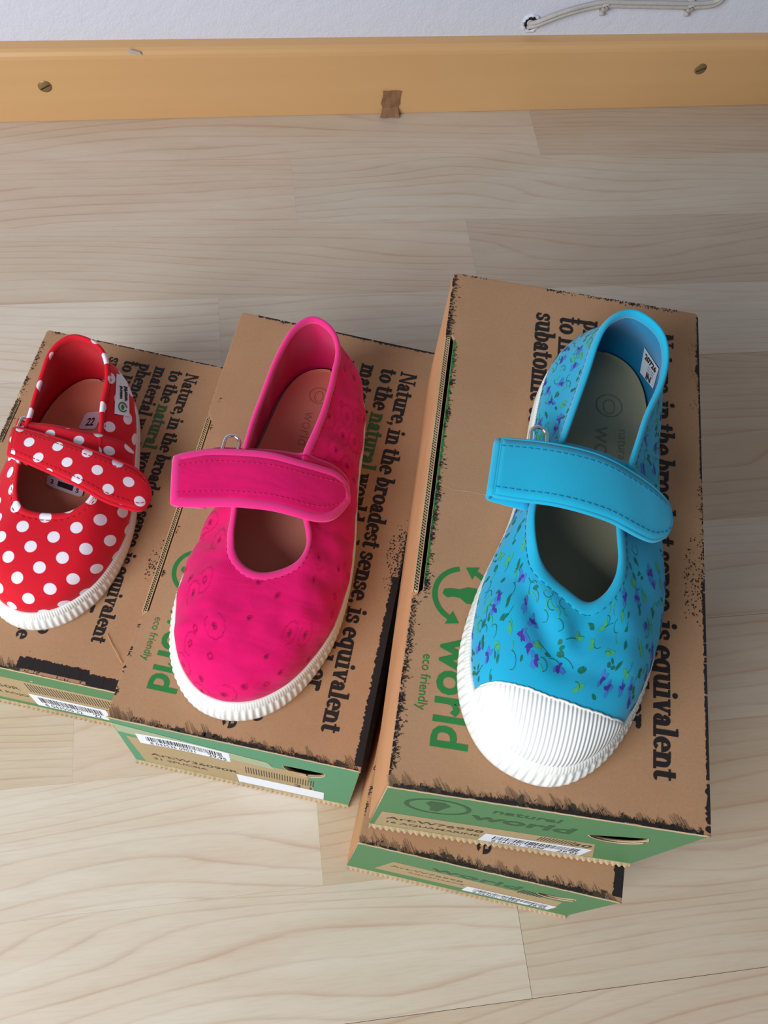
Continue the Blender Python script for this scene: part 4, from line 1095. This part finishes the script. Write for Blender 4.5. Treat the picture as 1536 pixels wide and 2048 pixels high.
# strap
st_top = [(1004,877,43),(1062,882,46),(1119,890,49),(1183,905,50),(1232,925,49),(1284,957,45),(1316,982,42),(1338,1008,38),(1345,1034,36)]
st_bot = [(988,990,42),(1046,999,45),(1103,1006,48),(1167,1021,49),(1224,1041,47),(1256,1058,45),(1284,1073,42),(1308,1081,39),(1333,1072,36),(1344,1052,35)]
bs, BG = ribbon(blue, 'strap', st_top, st_bot, M['blue_plain'], blue.root, stitch=.14, smat=M['blue_lining'], border=M['blue_plain'], bw=.9, bt=1.0)
fold_end(blue, 'strap_fold', BG, M['blue_plain'], bs)
un_top = [(1060,884,41),(1119,884,43),(1190,900,45),(1250,925,44),(1310,968,39)]
un_bot = [(1050,950,41),(1110,960,43),(1180,985,44),(1240,1010,43),(1306,1050,38)]
ribbon(blue, 'under_strap', un_top, un_bot, M['blue_plain'], blue.root, crown=.2)
p = at('A', 1078, 880, 43); ring_loop(blue, p.x, p.y-7, p.z-.5, 3.4, 9.5, .2)
# heel label inside
lb = BVHTree.FromPolygons([tuple(Vector(v.co)*1000+blue.c) for v in blue.lin.data.vertices], [tuple(p.vertices) for p in blue.lin.data.polygons])
dq, S_ = decal_quad(blue, 'heel_label', [(1290,694), (1319,738), (1307,778), (1281,745)], M['white_label'], blue.root, lb, off=.4)
if dq:
    decal_text(blue, '20726', S_, .16, .30, .30, 1.0, M['ink_black'], dq, rot=0, bold=.3)
    decal_text(blue, 'IN', S_, .42, .92, .34, 1.0, M['ink_black'], dq, bold=.4)
    for k in range(3): decal_text(blue, 'cotton upper', S_, .42, .44+.11*k, .085, 1.0, M['ink_soft'], dq)

# ---------- pink shoe
pink_sole = [(52,9),(61,10.5),(70,14.5),(78,21.5),(85,31),(90,42),(94,54),(96,70),(96,88),(94,108),(91,125),(88.5,142),(87,160),(85,176),(81,191),(73,202),(62,207.5),(51,206),(42,199.5),(36,187),(33,172),(31,155),(28.5,138),(25,118),(20.5,98),(17,80),(15,63),(17,45),(22,29),(29,19),(36.5,12.5),(44,9.7)]
pink_collar = px_collar('C', [(523,1147,39),(563,1140,39),(594,1124,39.5),(612,1098,40),(618,1062,41),(607,1015,42),(602,965,43),(606,918,44),(620,885,45),(642,838,46),(658,792,48),(670,745,51),(679,695,54),(664,655,56),(626,632,57),(588,652,56),(562,692,53),(542,735,50),(524,785,47),(503,840,45),(487,895,44),(474,950,43),(468,1010,42),(462,1060,41),(468,1105,40),(490,1135,39)])
def disp_pink(p, f):
    e = min(1, (1-f)*4)*min(1, f*6)
    return e*(1.5*noise.noise(Vector((p.x*.06, p.y*.13, 1.7)))+.5*noise.noise(Vector((p.x*.15, p.y*.2, 5.7)))*min(1, max(0, (p.z-22)/10)))
pm_ = dict(upper=M['eyelet'], lining=M['pink_lining'], binding=M['pink_plain'], stitch=M['pink_lining'], rubber=M['rubber'], insole=M['insole_pink'])
pink = Shoe('C', 'canvas_shoe', 'magenta pink canvas shoe with embroidered eyelet fabric', pink_sole, (0, 7, 10, 16, 22, 25), pink_collar, (0, 4, 8, 14, 20, 23), 16, pm_, disp_pink)
pink.upper(); pink.binding(2.3, 1.4); pink.sole(); pink.insole()
EB = MB(); HB = MB(); placed = []; tries = 0
rng = random.Random(5)
while len(placed) < 92 and tries < 6000:
    tries += 1
    t = rng.uniform(0, pink.N); j = rng.uniform(1.0, pink.nv-1.5); P, nn = pink.samp(t, j)
    col = pink.grid[int(t) % pink.N]; rem = sum((col[k+1]-col[k]).length for k in range(int(j), pink.nv))
    if rem < 5.5 or any((P-q).length < 6.6 for q in placed): continue
    placed.append(P); a0 = rng.uniform(0, 2*PI); R1 = rng.uniform(1.5, 2.0)
    if rng.random() < .6: flat_shape(pink, HB, t, j, [(.62*math.cos(2*PI*i/9), .62*math.sin(2*PI*i/9)) for i in range(9)], .10)
    for i in range(15):
        a = a0+2*PI*i/15; r0 = .75; r1 = R1*rng.uniform(.8, 1.15); c_, s2 = math.cos(a), math.sin(a)
        flat_shape(pink, EB, t, j, [(r0*c_-.13*s2, r0*s2+.13*c_), (r0*c_+.13*s2, r0*s2-.13*c_), (r1*c_+.1*s2, r1*s2-.1*c_), (r1*c_-.1*s2, r1*s2+.1*c_)], .22)
    if rng.random() < .45:
        R2 = rng.uniform(3.6, 4.8); sw = rng.uniform(3.5, 6.0)
        for i in range(int(sw*R2/.62)):
            a = a0+i*.62/R2; r0 = R2+.55*abs(math.sin(a*5)); r1 = r0+.85; c_, s2 = math.cos(a), math.sin(a)
            flat_shape(pink, EB, t, j, [(r0*c_-.11*s2, r0*s2+.11*c_), (r0*c_+.11*s2, r0*s2-.11*c_), (r1*c_+.09*s2, r1*s2-.09*c_), (r1*c_-.09*s2, r1*s2+.09*c_)], .2)
EB.build('eyelet_embroidery', M['pink_thread'], pink.up)['kind'] = 'stuff'; HB.build('eyelet_hole', M['pink_hole'], pink.up)['kind'] = 'stuff'
st_top = [(354,915,41),(390,908,42),(427,904,43),(502,907,46),(548,913,47),(597,926,46),(639,938,43),(671,949,40),(690,966,37),(697,984,35)]
st_bot = [(350,1003,40),(400,1004,42),(450,1003,44),(502,1006,46),(548,1012,46),(593,1023,45),(632,1033,42),(662,1031,39),(686,1013,36),(697,998,35)]
ps, PG = ribbon(pink, 'strap', st_top, st_bot, M['eyelet'], pink.root, stitch=.2, smat=M['pink_lining'], border=M['pink_plain'], bw=2.5, bt=1.2)
fold_end(pink, 'strap_fold', PG, M['pink_plain'], ps)
ribbon(pink, 'under_strap', [(430,898,39),(480,900,41),(560,905,43),(620,917,42),(665,932,38),(690,952,33),(698,968,31)], [(430,950,39),(500,955,41),(560,965,43),(620,975,42),(660,982,38),(685,986,33),(698,984,31)], M['eyelet'], pink.root, crown=.2, border=M['pink_plain'], bw=1.6, bt=.6)
p = at('C', 463, 890, 41); ring_loop(pink, p.x, p.y-8, p.z, 3.6, 9.5, .2)

# ---------- red shoe
red_sole = [(57,20.5),(66,24),(73,29),(79,36.5),(84,45),(87,56),(88.5,68),(88.5,80),(87,92),(83,107),(79,122),(75,136),(71,148),(65,158.5),(56,165.5),(46,168),(36,166),(28,158),(22.5,146),(19.5,130),(18,115),(16.5,100),(15.5,85),(16,70),(19,55),(24,42),(31,31),(39,24),(48,20.5)]
red_collar = px_collar('D', [(96,1028,32),(128,1027,32),(156,1016,32.5),(176,1000,33),(190,975,34),(200,930,35),(200,885,36),(203,845,36.5),(207,800,38),(216,760,41),(213,715,44),(194,686,46),(152,669,47),(120,680,46),(96,706,44),(82,745,41),(69,785,38.5),(58,825,37),(46,865,36),(38,905,35),(31,945,34),(29,985,33),(40,1012,32.5),(64,1024,32)])
def disp_red(p, f): return .25*noise.noise(Vector((p.x*.06, p.y*.06, 8.2)))*min(1, (1-f)*4)
rm_ = dict(upper=M['red_dots'], lining=M['red_plain'], binding=M['red_dots'], stitch=M['red_plain'], rubber=M['rubber'], insole=M['insole_red'])
red = Shoe('D', 'canvas_shoe', 'small red shoe with white polka dots, cut off by the left edge', red_sole, (0, 6, 9, 15, 20, 23), red_collar, (0, 4, 7, 12, 17, 21), 14, rm_, disp_red, sole_h=(13, 11))
red.upper(); red.binding(1.9, 1.3); red.sole(rib=3.2, amp=.3); red.insole(z=11.0, inset=4.0)
st_top = [(31,855,38),(70,864,39),(127,881,41),(188,903,41),(234,921,38),(268,936,34),(290,955,31),(301,980,29)]
st_bot = [(20,908,37),(70,930,39),(117,951,40.5),(164,974,40),(211,1000,36),(251,1014,32),(279,1019,30),(296,1009,28),(302,994,28)]
rs, RG = ribbon(red, 'strap', st_top, st_bot, M['red_dots_strap'], red.root, stitch=.16, smat=M['red_plain'], border=M['red_dots_strap'], bw=1.2, bt=1.0)
fold_end(red, 'strap_fold', RG, M['red_dots_strap'], rs, back=9)
ribbon(red, 'under_strap', [(36,838,35),(59,846,36),(105,851,38),(164,863,38),(211,873,35),(248,886,30),(268,904,25)], [(30,880,35),(60,890,36),(105,905,37),(164,925,37),(211,940,34),(246,948,29),(268,945,25)], M['red_dots_strap'], red.root, crown=.2, border=M['red_dots_strap'], bw=1.0, bt=.8)
p = at('D', 55, 836, 36); ring_loop(red, p.x-1, p.y-6, p.z-1, 1.9, 4.5, .4)
# side label with the green mark
dq, S_ = decal_quad(red, 'side_label', [(232,748), (256,756), (258,834), (228,828)], M['white_label'], red.root, off=.4)
if dq:
    decal_text(red, 'natural', S_, .46, .60, .115, 2.6, M['ink_black'], dq, rot=90, bold=.5)
    decal_text(red, 'world', S_, .84, .62, .15, 2.4, M['ink_black'], dq, rot=90, bold=.6)
    g = MB()
    for i in range(22):
        A, B = 2*PI*i/24+.5, 2*PI*(i+1)/24+.5
        g.poly([red.v(S_(.52+.32*r*math.cos(x), .80+.13*r*math.sin(x))) for r, x in ((1, A), (1, B), (.74, B), (.74, A))])
    g.poly([red.v(S_(.52+x, .80+y)) for x, y in ((-.02, -.08), (.12, -.02), (.06, .07), (-.10, .05), (-.12, -.02))])
    g.build('label_emblem', M['ink_green'], dq)
# insole stickers
def insole_sticker(sh, name, cor, mat, r=.18):
    P = [at(sh.bk, x, y, sh.insz+.9) for x, y in cor]; n = 6; pts = []
    ctr = sum(P, Vector())/4
    out = []
    for i in range(4):
        a, b, c = P[i-1], P[i], P[(i+1) % 4]
        for t in (0, .33, .66, 1): out.append((b.lerp(a, r*(1-t)) if t < .5 else b.lerp(c, r*t*.9)))
    mb = MB(); mb.poly([sh.v(p) for p in out]); o = mb.build(name, mat, sh.root)
    def S_(a, b): return P[0].lerp(P[1], a).lerp(P[3].lerp(P[2], a), b)+Vector((0, 0, .1))
    return o, S_
o, S_ = insole_sticker(red, 'size_sticker', [(172,826), (206,822), (192,858), (156,858)], M['lilac_label'])
decal_text(red, '22', S_, .30, .80, .62, .72, M['ink_black'], o, bold=.3)
o, S_ = insole_sticker(red, 'barcode_sticker', [(96,948), (170,972), (163,996), (92,970)], M['lilac_label'])
b = MB(); b.poly([red.v(S_(x, y)) for x, y in ((.3, .3), (.72, .3), (.72, .75), (.3, .75))]); b.build('barcode', M['ink_black'], o)
decal_text(red, '2', S_, .1, .7, .5, .35, M['ink_black'], o, bold=.3); decal_text(red, '5', S_, .8, .75, .5, .35, M['ink_black'], o, bold=.3)
# pressed marks on the insoles
def emboss(sh, bk, cx, cy, R, wordpos, size, wd, mat, small=None):
    z = sh.insz+.12; c = at(bk, cx, cy, z); b = MB()
    b.tube([sh.v(c+Vector((R*math.cos(2*PI*i/36), R*math.sin(2*PI*i/36), 0))) for i in range(36)], .22, 5, closed=True)
    b.tube([sh.v(c+Vector((R*.45*math.cos(2*PI*i/20), R*.65*math.sin(2*PI*i/20)-R*.1, 0))) for i in range(20)], .18, 5, closed=True)
    b.build('pressed_emblem', mat, sh.ins, smooth=True)
    w_ = at(bk, *wordpos, z)
    sans_text('pressed_word', 'natural', size*.5, lambda x, y: sh.v(Vector((w_.x+size*.85+y, w_.y-x, z+.02))), mat, sh.ins, bold=-.05, width=wd)
    sans_text('pressed_word', 'world', size, lambda x, y: sh.v(Vector((w_.x+y, w_.y-x, z+.02))), mat, sh.ins, bold=-.1, width=wd)
M['press_blue'] = N('pressed_khaki').set(srgb(126, 122, 98), 0.6).m
M['press_pink'] = N('pressed_rose').set(srgb(172, 108, 98), 0.6).m
emboss(blue, 'A', 1218, 812, 5.6, (1190, 850), 12, 1.0, M['press_blue'])
emboss(pink, 'C', 638, 792, 5.0, (612, 822), 9, 1.0, M['press_pink'])

# a loose straw strand lying on the small box, by the middle one
b = MB(); pts = crs([at('D', 214, 1268, .5), at('D', 224, 1290, .6), at('D', 232, 1305, .9), at('D', 240, 1320, .6), at('D', 245, 1327, .5)], 5)
x, y, yaw, W, L, zb, H = BOXES['D']
b.tube(pts, .16, 5); o = b.build('straw_strand', M['strand'], None, smooth=True, loc=(x, y, zb+H)); o.rotation_euler = (0, 0, yaw)
tag(o, 'thin loose straw-coloured strand lying on the small box beside the middle box', 'strand')
